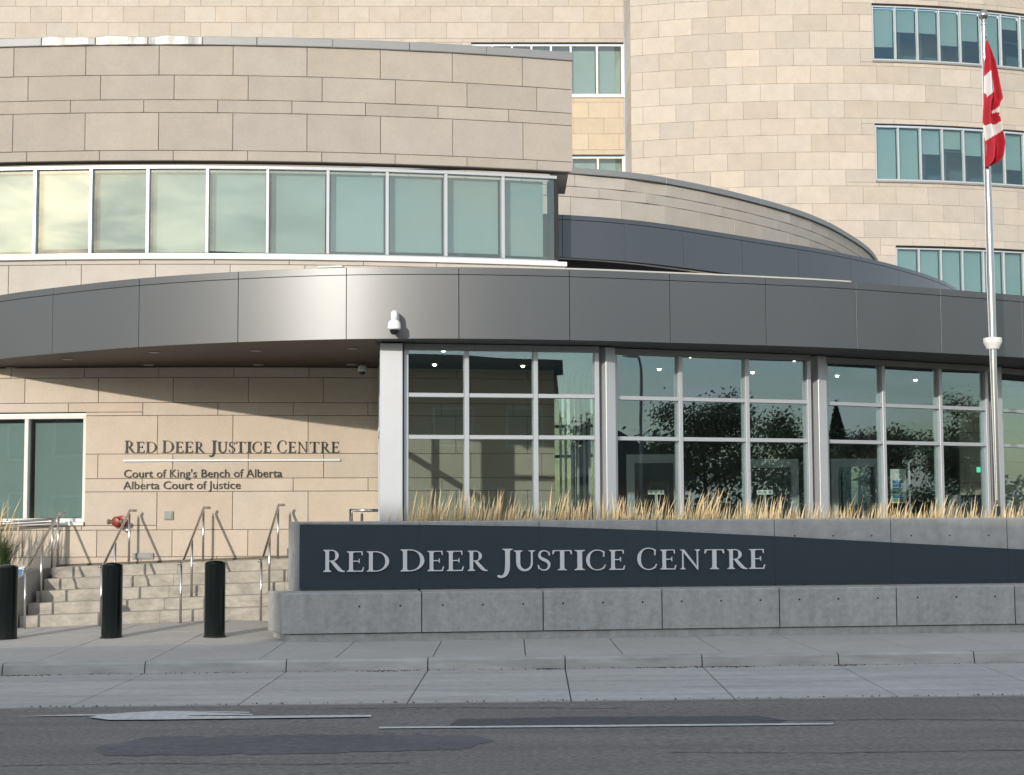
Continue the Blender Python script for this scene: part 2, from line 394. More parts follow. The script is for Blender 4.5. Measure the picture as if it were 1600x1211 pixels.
# crumbs of grit along the joints
gb = MB()
for _ in range(420):
    x = random.uniform(-7.5, 8); y = random.choice((KY-.03, 15.2))+random.gauss(0, .02)-(.02 if random.random() < .5 else 0); r = random.uniform(.004, .012)
    z = zs(x)+.012+.003*(y-16.5)**2
    gb.add([(x-r,y-r,z),(x+r,y-r*.6,z),(x+r*.4,y+r,z),(x,y,z+r*1.2)], [(0,1,3),(1,2,3),(2,0,3),(0,2,1)])
for px, w_ in ((30, .5), (600, .25), (1050, .5), (860, .15), (1330, .18), (1150, .3)):
    p = on_z(px, 1052, 0)
    for _ in range(90):
        x = p.x+random.gauss(0, w_/2); y = KY-.02-abs(random.gauss(0, .05)); r = random.uniform(.006, .02); z = zs(x)+.018
        gb.add([(x-r,y-r*.5,z),(x+r,y-r*.4,z+.002),(x+r*.4,y+r*.6,z),(x,y,z+r*.5)], [(0,1,3),(1,2,3),(2,0,3),(0,2,1)])
o = gb.build('grit', 'litter'); o['kind'] = 'stuff'; o['label'] = 'dark grit and dead leaves along the foot of the kerb'; o['category'] = 'grit'

# ================================================================== THE COURTHOUSE
ch = empty('courthouse', (-2, 25, .9), 'pale limestone courthouse with curved walls, grey canopy and glazed entrance', 'building')
def hbar(name, C, s0, s1, z0, z1, front, thick, m, parent, n=None, c=.004):
    n = n or max(1, int((s1-s0)/.6)); v, f = slab(C, s0, s1, z0, z1, front, thick, n, c); return mk(name, v, f, m, parent)
def vbar(name, C, s, wd, z0, z1, front, thick, m, parent, c=.004):
    v, f = slab(C, s-wd/2, s+wd/2, z0, z1, front, thick, 1, c); return mk(name, v, f, m, parent)
TAUPE = (.385, .347, .307); WARM = (.55, .472, .388); PALE = (.475, .433, .387); GOLD = (.52, .448, .352)

# ---- front block: one drum of stone, radius 26 m
FB = Plan([(-6.2+26*math.sin(a), 51-26*math.cos(a)) for a in [math.radians(-17+34.0*i/120) for i in range(121)]], smooth=False)
s_lo = FB.s_at_x(-12); s_end = FB.s_at_x(1.06); s_in = FB.s_at_x(.72)
def jp(px, z): return FB.s_at_px(px, z)
lwz0, lwz1 = at(60, 816, 25)[2], at(60, 644.5, 25)[2]; lws = FB.s_at_px(132.5, 2.3)
lowhole = (0, lws, lwz0-.06, lwz1)
wall = empty('block_wall', (-5.6, 25, .9), parent=ch)
for i, r in enumerate(cut([(s_lo, s_in, -.2, 5.95)], lowhole)+[(s_lo, s_end-.03, 7.612, 9.53)]):
    v, f = slab(FB, r[0], r[1], r[2], r[3], -.02 if r[3] < 6 else -.02, .28, 24, .002); mk('wall_core', v, f, 'joint', wall)
cladding(wall, FB, [(9.041, 9.545, jp(21.5, 9.3)), (8.626, 9.041, jp(43.7, 8.8)), (8.41, 8.626, jp(110, 8.5)), (7.774, 8.41, jp(19.8, 8.1)), (7.606, 7.774, jp(41.6, 7.7))],
         s_lo, s_end, 1.22, TAUPE, amp=.06)
cladding(wall, FB, [(5.877, 5.958, jp(103, 5.9)), (5.25, 5.877, jp(13, 5.6))], s_lo, s_in, 1.22, PALE, amp=.04)
cladding(wall, FB, [(4.014, 4.181, jp(17.3, 4.1)), (3.6, 4.014, jp(38.8, 3.8)), (3.389, 3.6, jp(106.8, 3.5)), (2.763, 3.389, jp(246, 3)), (2.363, 2.763, jp(152.6, 2.5)),
                    (2.148, 2.363, jp(222, 2.2)), (1.529, 2.148, jp(245, 1.8)), (1.096, 1.529, jp(151, 1.3)), (.80, 1.096, jp(103, .95))],
         s_lo, s_in, 1.22, WARM, holes=[lowhole], amp=.05)
# return walls and roof deck of the block
b = MB(); e = FB.pt(s_end-.05, 0); b.box(e.x-.3, e.x-.02, e.y+.05, 28.0, 7.62, 9.53); b.build('return_wall', 'stone', wall, color=TAUPE)
b = MB(); e = FB.pt(s_in, 0); b.box(e.x-.25, e.x-.02, e.y+.32, 31.5, -.2, 4.24); b.build('return_wall', 'stone', wall, color=WARM)
b = MB(); b.box(-13, .75, 26.3, 28.0, 9.2, 9.35); b.build('roof_deck', 'cap', wall)
# parapet flashing in lengths, two of them crinkled
fx = [FB.s_at_px(p, 9.6) for p in (-300, -120, 0, 66, 150, 232, 317, 402, 520, 640, 760, 895)]
for i, (a, c_) in enumerate(zip(fx, fx[1:])):
    foil = i in (3, 4, 5); nn = 16
    v, f = slab(FB, a, c_-.004, 9.545, 9.69, .035+(.004 if i % 2 else 0), .5, nn, .01)
    if foil:
        for q in v:
            if q.z > 9.6: q.z += .012*math.sin(q.x*5.1+i)+.006*math.sin(q.x*13)
            q.y += .012*math.sin(q.x*7+q.z*9)+.006*math.sin(q.x*19)
    mk('parapet_flashing', v, f, 'foil' if foil else 'cap', wall)
# ---- long upper window of the block
rw = empty('ribbon_window', (-4, 25.2, 5.96), parent=ch)
mpx = [-125, -33, 54.8, 142, 231, 324, 418, 512.3, 605, 696.6, 786, 872]
ms = [FB.s_at_px(p, 6.8, -.12) for p in mpx]
hbar('sill', FB, ms[0], ms[-1]+.10, 5.958, 6.032, .06, .5, 'white', rw, 24)
hbar('frame_bottom', FB, ms[0], ms[-1]-.02, 6.036, 6.080, -.10, .14, 'frame', rw, 24)
hbar('frame_top', FB, ms[0], ms[-1]-.02, 7.492, 7.546, -.10, .14, 'frame', rw, 24)
for i, s_ in enumerate(ms[:-1]): vbar('mullion', FB, s_, .052, 6.083, 7.489, -.09, .15, 'frame', rw)
vbar('mullion', FB, ms[-1]-.02, .05, 6.036, 7.546, -.11, .5, 'dark', rw)
for i, (a, c_) in enumerate(zip(ms, ms[1:])):
    a2, c2 = a+.034, (c_-.034 if i < len(ms)-2 else c_-.05)
    v, f = slab(FB, a2, c2, 6.083, 7.489, -.16, .012, 1, .001); mk('pane', v, f, 'glass_up', rw)
    v, f = slab(FB, a2+.02, c2-(.015 if i < len(ms)-2 else .17), 6.083+random.uniform(.03, .10), 7.47, -.30, .006, 1, .001); mk('blind', v, f, 'blind', rw)
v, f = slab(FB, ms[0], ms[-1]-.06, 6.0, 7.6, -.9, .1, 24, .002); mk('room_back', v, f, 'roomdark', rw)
# ---- lower left window
lw = empty('lower_window', (-8, 25.2, lwz0), parent=ch)
m0 = FB.s_at_px(-150, 2.3); m1 = FB.s_at_px(41, 2.3, -.08)
hbar('sill', FB, m0, lws+.0, lwz0-.055, lwz0, .05, .35, 'white', lw, 8)
hbar('frame_bottom', FB, m0, lws-.01, lwz0+.002, lwz0+.06, -.05, .12, 'white', lw, 8)
hbar('frame_top', FB, m0, lws-.01, lwz1-.10, lwz1-.045, -.05, .12, 'white', lw, 8)
for s_, wd in ((m0, .06), (m1, .065), (lws-.03, .05)): vbar('mullion', FB, s_, wd, lwz0+.062, lwz1-.102, -.045, .12, 'white', lw)
for a, c_ in ((m0+.03, m1-.033), (m1+.033, lws-.056)):
    v, f = slab(FB, a, c_, lwz0+.062, lwz1-.102, -.13, .012, 1, .001); mk('pane', v, f, 'glass_up', lw)
    v, f = slab(FB, a+.055, c_-.0, lwz0+.066, lwz1-.16, -.22, .006, 1, .001); mk('blind', v, f, 'blind', lw)
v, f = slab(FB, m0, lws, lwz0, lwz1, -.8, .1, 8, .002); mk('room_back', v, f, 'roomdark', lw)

# ---- round tower far behind, radius 24.5 m
TW = Plan([(11.24+24.5*math.sin(a), 80-24.5*math.cos(a)) for a in [math.radians(-30+70.0*i/160) for i in range(161)]], smooth=False)
t0 = TW.s_at_x(4.49); t1 = TW.s_at_x(22.5)
tw = empty('tower', (11, 56, .9), parent=ch)
wz = [(18.084, 20.303, 1362), (13.59, 15.782, 1367), (9.10, 11.264, 1400)]
th = [(TW.s_at_px(px, z1), 999, z0, z1) for z0, z1, px in wz]
for r in (lambda R: [q for q in R])(cut(cut(cut([(t0, t1, 8.0, 22.4)], th[0]), th[1]), th[2])):
    v, f = slab(TW, r[0], r[1], r[2], r[3], -.012, .25, max(2, int((r[1]-r[0])/.8)), .002); mk('wall_core', v, f, 'joint_pale', tw)
zc = [22.4, 21.76, 21.12, 20.49, 19.857, 19.231, 18.588, 17.938, 17.273, 16.627, 15.97, 15.35, 14.707, 14.063, 13.446, 12.796, 12.174, 11.544, 10.9, 10.26]
ja, jb = TW.s_at_px(1081.2, 19.5), TW.s_at_px(1054.9, 18.9)
cladding(tw, TW, [(zc[i+1], zc[i], (ja if i % 2 == 0 else jb)) for i in range(len(zc)-1)], t0, t1, 1.235, PALE, gap=.0105, holes=th, amp=.10)
dep = [[.75, .45, .45, .67, .55, 1, .25, .6, .8, .5], [1, 1, .48, .36, .47, .34, .70, .5, 1, .6], [1]*10]
for (z0, z1, px), h, dd in zip(wz, th, dep):
    we = empty('tower_window', (16, 56, z0), parent=ch)
    s0 = h[0]; s1 = t1-.1; pw = .862
    hbar('sill', TW, s0, s1, z0, z0+.07, .05, .35, 'cap', we, 12)
    hbar('frame_bottom', TW, s0+.002, s1, z0+.073, z0+.14, -.03, .12, 'frame', we, 12)
    hbar('frame_top', TW, s0+.002, s1, z1-.13, z1-.075, -.03, .12, 'frame', we, 12)
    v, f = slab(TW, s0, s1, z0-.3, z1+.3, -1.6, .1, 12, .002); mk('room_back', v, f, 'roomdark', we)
    k = 0; a = s0+.03
    while a+.1 < s1 and k < 10:
        vbar('mullion', TW, a, .055, z0+.14, z1-.13, -.025, .12, 'frame', we)
        c_ = a+pw
        v, f = slab(TW, a+.03, c_-.03, z0+.143, z1-.133, -.09, .012, 1, .001); mk('pane', v, f, 'glass_tower', we)
        zb = z1-.14-(z1-z0-.29)*dd[k]
        v, f = slab(TW, a+.05, c_-.06, zb, z1-.15, -.20, .006, 1, .001); mk('blind', v, f, 'blind', we)
        a = c_; k += 1
# ---- flat rear wing left of the tower
RW = Plan([(-26, 59.56), (4.515, 60.0)], smooth=False)
r0 = RW.s_at_x(-24.5); r1 = RW.L
rg = empty('rear_wing', (-8, 60, .9), parent=ch)
wpx = [739, 769.5, 800, 830.5, 861, 892, 933, 973]
wS = [RW.s_at_px(p, 19) for p in wpx]
rh = [(wS[0]-.06, 999, 17.964, 20.208), (wS[0]-.06, 999, 13.4, 15.669)]
for r in cut(cut([(r0, r1, 8, 23)], rh[0]), rh[1]):
    v, f = slab(RW, r[0], r[1], r[2], r[3], -.012, .25, 1, .002); mk('wall_core', v, f, 'joint_pale', rg)
q = lambda px, z: RW.s_at_px(px, z)
cladding(rg, RW, [(22.3, 22.96, q(529, 22)), (21.666, 22.3, q(553.7, 22)), (21.014, 21.666, q(529, 21.3)), (20.366, 21.014, q(554, 20.7)), (20.208, 20.366, q(675, 20.3))], r0, r1, 1.22, PALE, gap=.0105, amp=.07)
cladding(rg, RW, [(19.57, 20.208, q(529, 20)), (18.93, 19.57, q(554, 19))], q(300, 19), wS[0]-.07, 1.22, PALE, gap=.0105, amp=.07)
cladding(rg, RW, [(17.783, 17.964, q(895.7, 17.9)), (17.143, 17.783, q(919.5, 17.5)), (16.503, 17.143, q(895.7, 16.8)), (15.867, 16.503, q(919.5, 16.2)), (15.669, 15.867, q(895.7, 15.8))], wS[3], r1, 1.22, GOLD, gap=.0105, amp=.06)
for z0, z1 in ((17.964, 20.208), (13.4, 15.669)):
    we = empty('rear_window', (2, 60, z0), parent=ch)
    hbar('sill', RW, wS[0]-.05, r1, z0, z0+.08, .06, .3, 'white', we, 1)
    hbar('frame_bottom', RW, wS[0]-.05, r1, z0+.083, z0+.16, -.02, .12, 'white', we, 1)
    hbar('frame_top', RW, wS[0]-.05, r1, z1-.15, z1-.09, -.02, .12, 'white', we, 1)
    for s_ in wS: vbar('mullion', RW, min(s_, r1-.06), .08 if s_ < wS[-1] else .1, z0+.163, z1-.153, -.015, .12, 'white', we)
    for a, c_ in zip(wS, wS[1:]):
        v, f = slab(RW, a+.042, min(c_, r1-.06)-.055, z0+.163, z1-.153, -.08, .012, 1, .001); mk('pane', v, f, 'glass_up', we)
        v, f = slab(RW, a+.06, min(c_, r1-.06)-.08, z0+.17, z1-.30, -.2, .006, 1, .001); mk('blind', v, f, 'blind', we)
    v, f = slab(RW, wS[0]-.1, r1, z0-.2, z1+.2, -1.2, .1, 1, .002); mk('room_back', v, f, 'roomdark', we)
# side of the tower where it meets the wing
TS = Plan([(4.53, 60.0), (4.50, 56.47)], smooth=False)
v, f = slab(TS, 0, TS.L, 8, 23, -.03, .2, 1, .002); mk('wall_core', v, f, 'joint_pale', tw)
cladding(tw, TS, [(20.208, 20.366, 0), (20.366, 21.014, .6), (21.014, 21.666, 0), (21.666, 22.3, .6), (22.3, 22.96, 0), (17.143, 17.964, .3), (16.503, 17.143, .9), (15.669, 16.503, .3)], .02, TS.L-.01, 1.22, PALE, gap=.0105)
for z0, z1 in ((17.98, 20.20), (13.4, 15.65)):
    v, f = slab(TS, .02, TS.L-.03, z0, z1, .0, .02, 1, .004); mk('metal_jamb', v, f, 'jamb', tw)

# ---- curved stone parapet wall behind the canopy
SW = Plan([(-3.2, 32.5), (-.4, 32.55), (1.32, 33.0), (2.64, 33.55), (3.64, 34.25), (5.29, 35.8), (7.29, 38.2), (8.94, 41.0), (10.7, 45.0), (12.2, 50.5), (12.8, 56)])
sw = empty('parapet_wall', (4, 34, .9), parent=ch)
v, f = slab(SW, 0, SW.L, 4.5, 9.07, -.045, .25, 90, .002); mk('wall_core', v, f, 'joint_pale', sw)
fx = [SW.L*i/9 for i in range(10)]
for a, c_ in zip(fx, fx[1:]):
    v, f = slab(SW, a, c_-.006, 9.075, 9.213, .05, .5, 14, .01); mk('parapet_flashing', v, f, 'cap', sw)
s1_ = SW.s_at_px(1382, 8.8)
cladding(sw, SW, [(8.80, 9.07, 1.0), (8.57, 8.80, .35), (7.98, 8.57, .9), (7.3, 7.98, .4)], .2, s1_+3, 1.22, PALE, gap=.010, amp=.04, thick=.07)
# ---- slate grey upper canopy band
BD = Plan([(x*.95, y*.95) for x, y in [(-1.6, 27.9), (.0, 27.85), (.86, 28.0), (2.12, 28.5), (3.29, 29.3), (5.25, 30.95), (6.8, 32.3), (8.56, 34.2), (10.26, 36.55), (11.37, 38.7), (12.2, 41.5), (12.3, 46)]])
bd = empty('upper_canopy', (4, 29, 6), parent=ch)
v, f = slab(BD, 0, BD.L, 6.28, 6.94, -.03, .4, 60, .002); mk('canopy_core', v, f, 'dark', bd)
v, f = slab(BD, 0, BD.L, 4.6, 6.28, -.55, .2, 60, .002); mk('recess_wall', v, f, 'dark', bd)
bj = [0]+[BD.s_at_px(p, 6.5) for p in (879, 977, 1068, 1160, 1248, 1330, 1405, 1460)]+[BD.L-.01]
for a, c_ in zip(bj, bj[1:]):
    nn = 10
    v, f = slab(BD, a+.004, c_-.004, 6.219, 6.886, 0, .03, nn, .0008); mk('canopy_panel', v, f, 'band', bd)
    v, f = slab(BD, a+.004, c_-.004, 6.896, 6.976, 0, .3, nn, .0008); mk('canopy_trim', v, f, 'band', bd)

# ---- entrance canopy: metallic fascia
FC = Plan([(-9.5, 25.4), (-8.08, 24.1), (-7.02, 23.32), (-5.455, 22.36), (-3.9, 21.755), (-2.32, 21.42), (-.74, 21.42), (.825, 21.68), (2.3, 22.1), (3.76, 22.56), (5.22, 23.12), (8.3, 24.72), (10.6, 26.3), (13, 28.4)])
fc = empty('entrance_canopy', (0, 22, 4.2), parent=ch)
v, f = slab(FC, 0, FC.L, 4.262, 5.22, -.035, .25, 90, .002); mk('canopy_core', v, f, 'dark', fc)
fj = [0.0]+[FC.s_at_px(p, 4.7) for p in (82, 217, 372, 541, 717, 890, 1047, 1197, 1338, 1470, 1597)]+[FC.L-.02]
for a, c_ in zip(fj, fj[1:]):
    v, f = slab(FC, a+.0045, c_-.0045, 4.242, 5.144, 0, .035, 14, .0015); autosmooth(mk('fascia_panel', v, f, 'fascia', fc), 20)
    v, f = slab(FC, a+.0045, c_-.0045, 5.152, 5.254, 0, .25, 14, .0015); autosmooth(mk('fascia_trim', v, f, 'fascia', fc), 20)
a, c_ = FC.s_at_px(700, 5.26), FC.s_at_px(1338, 5.26)
v, f = slab(FC, a, c_, 5.262, 5.295, -.12, .5, 30, .004); mk('roof_edge', v, f, 'jamb', fc)
a, c_ = FC.s_at_px(497, 5.26), FC.s_at_px(535, 5.26)
v, f = slab(FC, a, c_, 5.258, 5.285, .02, .25, 2, .004); mk('roof_scupper', v, f, 'white', fc)
def under(name, x0, x1, n, yb, z0, z1, m, parent, th=.03, off=-.04, yfun=None, top=False):
    v = []
    for i in range(n+1):
        X = x0+(x1-x0)*i/n
        if yfun: ya = yfun(X)
        else:
            s_ = FC.s_at_x(X); ya = FC.pos(s_).y-off
        yb_ = yb(X) if callable(yb) else yb
        v += [(X, ya, z0), (X, max(yb_, ya+.01), z1), (X, ya, z0+th), (X, max(yb_, ya+.01), z1+th)]
    f = []
    for i in range(n):
        a = i*4; c = a+4; f += [(a, a+1, c+1, c), (a+2, c+2, c+3, a+3), (a, c, c+2, a+2), (a+1, a+3, c+3, c+1)]
    f += [(0, 2, 3, 1), (4*n, 4*n+1, 4*n+3, 4*n+2)]
    return mk(name, v, f, m, parent)
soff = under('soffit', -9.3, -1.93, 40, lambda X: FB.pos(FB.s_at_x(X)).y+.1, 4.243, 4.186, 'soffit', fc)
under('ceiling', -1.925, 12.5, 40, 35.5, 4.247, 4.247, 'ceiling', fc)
under('roof_deck', -9.2, 12.5, 40, lambda X: FB.pos(FB.s_at_x(X)).y+.0 if X < .7 else 33, 5.10, 5.10, 'white', fc, off=-.3)
for px, py in ((18, 571), (106, 560.5), (241, 550.5), (232, 567), (400, 547.5), (404, 566.5), (551, 544), (549, 566)):
    p = on_z(px, py, 4.225); yf = FC.pos(FC.s_at_x(p.x)).y; t = (p.y-yf)/(25.1-yf); zz = 4.243-.057*max(0, min(1, t))
    MB().lathe((p.x, p.y, zz-.012), [(.075, 0), (.085, .004), (.085, .013)], 20).build('downlight', 'grey', soff)

# ---- entrance glazing: four flat bays
BAYS = [((-1.55, 21.95), (1.28, 22.50), (729.5, 837.5), 629, 938), ((1.50, 22.75), (4.68, 24.00), (1064, 1168.5), 957, 1270), ((4.95, 24.28), (8.10, 26.08), (1382, 1471), 1290, 1548), ((8.38, 26.36), (10.9, 28.5), (), 1570, 1700)]
Z0, ZT2, ZT1, ZH = 1.05, 2.891, 3.496, 4.235
gl = empty('entrance_glazing', (3, 23, 1), parent=ch)
def post(x, y, wd, dp, z0, z1, ang, m, parent, name='pilaster'):
    C = Plan([(x-wd/2*math.cos(ang), y-wd/2*math.sin(ang)), (x+wd/2*math.cos(ang), y+wd/2*math.sin(ang))], smooth=False)
    v, f = slab(C, 0, wd, z0, z1, dp*.35, dp, 1, .006); return mk(name, v, f, m, parent)
for bi, (A, B, mids, pa, pb) in enumerate(BAYS):
    C = Plan([A, B], smooth=False)
    hb = .066
    hbar('head', C, 0, C.L, ZH-.09, ZH, 0, .14, 'grey', gl, 1)
    hbar('base_rail', C, 0, C.L, Z0-.05, Z0+.07, 0, .14, 'frame', gl, 1)
    S = [.033]+([C.s_at_px(p, 3.0) for p in mids] if mids else [C.L/3, 2*C.L/3])+[C.L-.033]
    for i, s_ in enumerate(S): vbar('mullion', C, s_, hb, Z0+.073, ZH-.093, .012, .16, 'frame', gl)
    for a, c_ in zip(S, S[1:]):
        for zt in (ZT2, ZT1): hbar('transom', C, a+hb/2+.002, c_-hb/2-.002, zt-.03, zt+.03, 0, .13, 'frame', gl, 1)
        for za, zb in ((Z0+.074, ZT2-.031), (ZT2+.031, ZT1-.031), (ZT1+.031, ZH-.094)):
            v, f = slab(C, a+hb/2+.002, c_-hb/2-.002, za, zb, -.05, .012, 1, .001); mk('pane', v, f, 'glass', gl)
post(-1.725, 21.915, .325, .30, .9, ZH-.01, .05, 'frame', gl)
for (A, B) in ((BAYS[0][1], BAYS[1][0]), (BAYS[1][1], BAYS[2][0]), (BAYS[2][1], BAYS[3][0])):
    cx, cy = (A[0]+B[0])/2, (A[1]+B[1])/2; an = math.atan2(B[1]-A[1], B[0]-A[0])*.5+.1
    post(cx+.03, cy-.02, .17, .20, .9, ZH-.01, an, 'frame', gl)
# side screen running back to the stone wall
SG = Plan([(-2.2, 25.15), (-1.90, 22.12)], smooth=False)
for s_ in (.03, 1.5, SG.L-.03): vbar('mullion', SG, s_, .06, Z0-.1, ZH-.05, 0, .1, 'frame', gl)
for a, c_ in ((.062, 1.468), (1.532, SG.L-.062)):
    for za, zb in ((Z0-.1, 3.0), (3.06, ZH-.1)):
        v, f = slab(SG, a, c_, za, zb, -.04, .012, 1, .001); mk('pane', v, f, 'glass', gl)
hbar('transom', SG, .062, SG.L-.062, 3.0, 3.06, 0, .1, 'frame', gl, 1)
def yglass(X):
    for (A, B, *_r) in BAYS:
        if X <= B[0]+.12: return A[1]+(B[1]-A[1])*(X-A[0])/(B[0]-A[0])
    return 28.5
# lobby: floor, back wall, inner screens
lob = empty('lobby', (4, 28, 1), parent=ch)
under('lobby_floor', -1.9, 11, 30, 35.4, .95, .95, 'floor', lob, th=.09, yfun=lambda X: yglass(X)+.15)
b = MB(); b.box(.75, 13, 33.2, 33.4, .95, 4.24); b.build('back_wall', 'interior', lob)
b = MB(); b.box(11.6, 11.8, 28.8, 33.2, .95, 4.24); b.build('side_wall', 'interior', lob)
IW = Plan([(8.9, 30.6), (11.6, 30.6)], smooth=False)
cladding(lob, IW, [(1.0, 1.45, .2), (1.45, 2.05, .8), (2.05, 2.3, .4), (2.3, 2.7, .1), (2.7, 3.3, .8), (3.3, 4.2, .3)], 0, IW.L, 1.22, WARM)
v, f = slab(IW, 0, IW.L, .95, 4.24, -.02, .2, 1, .002); mk('wall_core', v, f, 'joint', lob)
for px in (876, 884, 894, 903, 913, 921):
    p = at(px, 700, 27.0); b = MB(); b.box(p.x-.02, p.x+.02, 26.97, 27.03, 1.04, 4.2); b.build('screen_mullion', 'frame', lob)
b = MB(); b.box(.7, 1.45, 26.995, 27.005, 1.04, 4.2); b.build('screen_pane', 'glass', lob)
for px0, px1, pyt, Y in ((985, 1058, 722, 28.5), (1168, 1241, 729, 29.5), (1303, 1372, 728, 30.2)):
    a = at(px0, pyt, Y); c = at(px1, pyt, Y); d = empty('vestibule_door', ((a.x+c.x)/2, Y, 1.04), parent=lob)
    for x in (a.x, c.x): b = MB(); b.box(x-.07, x+.07, Y-.06, Y+.06, 1.04, a.z+.14); b.build('door_jamb', 'frame', d)
    b = MB(); b.box(a.x+.072, c.x-.072, Y-.06, Y+.06, a.z-.02, a.z+.14); b.build('door_head', 'frame', d)
    b = MB(); b.box(a.x+.072, c.x-.072, Y-.006, Y+.006, 1.06, a.z-.022); b.build('door_pane', 'glass', d)
# foundations so that nothing hovers
under('podium', -2.2, 11, 30, 35.4, -.2, -.2, 'concrete', ch, th=1.14, yfun=lambda X: yglass(X)+.16)

# ---- name on the stone wall by the window, and small fittings of the wall
def rib(pts, ws):
    """a pen stroke of changing width"""
    P = [Vector(p) for p in pts]; n = len(P); v = []
    for i, p in enumerate(P):
        d = (P[min(i+1, n-1)]-P[max(i-1, 0)]).normalized(); q = Vector((-d.y, d.x)); w = ws[i] if isinstance(ws, (list, tuple)) else ws
        v += [p+q*w/2, p-q*w/2]
    return v, [(2*i, 2*i+1, 2*i+3, 2*i+2) for i in range(n-1)]
def poly(*p): return [Vector(q) for q in p], [tuple(range(len(p)))]
SE, ST = .085, .038
def stem(x, w=.15, y0=0, y1=1, b=1, t=1, tr=1):
    p = []; h = w/2
    if b: p += [(x-h-SE, y0), (x+h+SE, y0), (x+h+SE, y0+ST), (x+h+.02, y0+ST+.03), (x+h, y0+.13)]
    else: p += [(x-h, y0), (x+h, y0)]
    if t: p += [(x+h, y1-.13), (x+h+.02*tr, y1-ST-.03), (x+h+SE*tr, y1-ST), (x+h+SE*tr, y1), (x-h-SE, y1), (x-h-SE, y1-ST), (x-h-.02, y1-ST-.03), (x-h, y1-.13)]
    else: p += [(x+h, y1), (x-h, y1)]
    if b: p += [(x-h, y0+.13), (x-h-.02, y0+ST+.03), (x-h-SE, y0+ST)]
    return poly(*p)
def arc(cx, cy, rx, ry, a0, a1, n=28, thick=.15, thin=.045, slant=0):
    v = []
    for i in range(n+1):
        a = math.radians(a0+(a1-a0)*i/n); c, s = math.cos(a), math.sin(a)
        k = abs(math.cos(a+slant))**1.6; wx = thin+(thick-thin)*k
        v += [Vector((cx+rx*c, cy+ry*s)), Vector((cx+(rx-wx)*c, cy+(ry-max(thin, wx*.55))*s))]
    return v, [(2*i, 2*i+1, 2*i+3, 2*i+2) for i in range(n)]
def bez(p, n=14):
    out = []
    for i in range(n+1):
        t = i/n; a, b, c, d = p; u = 1-t
        out.append((a[0]*u**3+3*b[0]*u*u*t+3*c[0]*u*t*t+d[0]*t**3, a[1]*u**3+3*b[1]*u*u*t+3*c[1]*u*t*t+d[1]*t**3))
    return out
def glyph(ch):
    if ch == 'I': return [stem(.16)]
    if ch == 'E': return [stem(.17), poly((.2, .955), (.56, .955), (.585, .80), (.625, .80), (.61, 1), (.2, 1)), poly((.2, .49), (.46, .49), (.475, .41), (.505, .41), (.505, .635), (.475, .635), (.46, .54), (.2, .54)), poly((.2, 0), (.63, 0), (.68, .22), (.64, .22), (.585, .052), (.2, .052))]
    if ch == 'D': return [stem(.17, tr=.2), arc(.32, .5, .56, .5, 90, -90), poly((.2, .955), (.33, .955), (.33, 1), (.2, 1)), poly((.2, 0), (.33, 0), (.33, .045), (.2, .045))]
    if ch == 'R': return [stem(.17, tr=.2), arc(.33, .735, .30, .265, 90, -90, thick=.14), poly((.2, .955), (.34, .955), (.34, 1), (.2, 1)), poly((.2, .47), (.34, .47), (.34, .515), (.2, .515)),
                          rib([(.36, .49), (.52, .27), (.66, .10), (.76, .03), (.88, .015)], [.13, .15, .15, .09, .035])]
    if ch == 'J':
        c = bez([(.30, .5), (.30, 0), (.30, -.30), (.02, -.29)])
        return [stem(.30, b=0, y0=.45, t=1), rib(c, [.15-.09*max(0, i/14-.35) for i in range(15)]), MBcircle(.03, -.255, .058)]
    if ch == 'U':
        c = bez([(.19, .42), (.19, -.12), (.70, -.12), (.70, .42)])
        return [stem(.19, b=0, y0=.40), stem(.70, w=.065, b=0, y0=.40), rib(c, [.15+(-.085)*i/14 for i in range(15)])]
    if ch == 'S':
        c = bez([(.50, .80), (.47, 1.02), (.10, 1.06), (.10, .76)])+bez([(.10, .76), (.10, .50), (.50, .56), (.50, .26)])[1:]+bez([(.50, .26), (.50, -.07), (.10, -.06), (.06, .22)])[1:]
        n = len(c); ws = [.05+.10*math.exp(-((i/(n-1)-.5)/.2)**2) for i in range(n)]
        return [rib(c, ws), poly((.46, .76), (.54, .72), (.52, .95)), poly((.02, .28), (.09, .26), (.06, .03))]
    if ch == 'T': return [stem(.36, t=0, y1=.97), poly((.02, .955), (.70, .955), (.70, 1), (.02, 1)), poly((.0, .80), (.04, .80), (.09, .956), (.02, 1)), poly((.72, .80), (.70, 1), (.63, .956), (.68, .80))]
    if ch == 'C': return [arc(.50, .5, .48, .515, 48, 312, 40), poly((.74, .66), (.79, .66), (.80, .93), (.74, .90)), poly((.79, .14), (.82, .17), (.86, .25), (.82, .27), (.76, .15))]
    if ch == 'N': return [stem(.14, w=.06, t=0), stem(.80, w=.06, b=0), poly((.02, 1), (.02, .965), (.10, .94), (.80, -.02), (.83, -.02), (.83, .06), (.20, 1))]
def MBcircle(x, y, r): return [Vector((x+r*math.cos(i*.5236), y+r*math.sin(i*.5236))) for i in range(12)], [tuple(range(12))]
def letter(name, ch, C, s0, s1, z0, h, off, dep, m, parent):
    """one raised letter standing on plan line C"""
    P = glyph(ch); xs = [v.x for p in P for v in p[0]]; lo, hi = min(xs), max(xs); b = MB()
    for i, (v, f) in enumerate(P):
        d = off+dep+.0006*i; n = len(v); V = []
        for dd in (d, off):
            for q in v:
                s_ = s0+(q.x-lo)/(hi-lo)*(s1-s0); V.append(C.pt(s_, z0+q.y*h, dd))
        F2 = list(f)+[tuple(k+n for k in reversed(g)) for g in f]; ec = {}
        for g in f:
            for a, c in zip(g, g[1:]+g[:1]): ec[(a, c)] = 1
        for (a, c) in ec:
            if (c, a) not in ec: F2.append((a, c, c+n, a+n))
        b.add(V, F2)
    return b.build(name, m, parent)
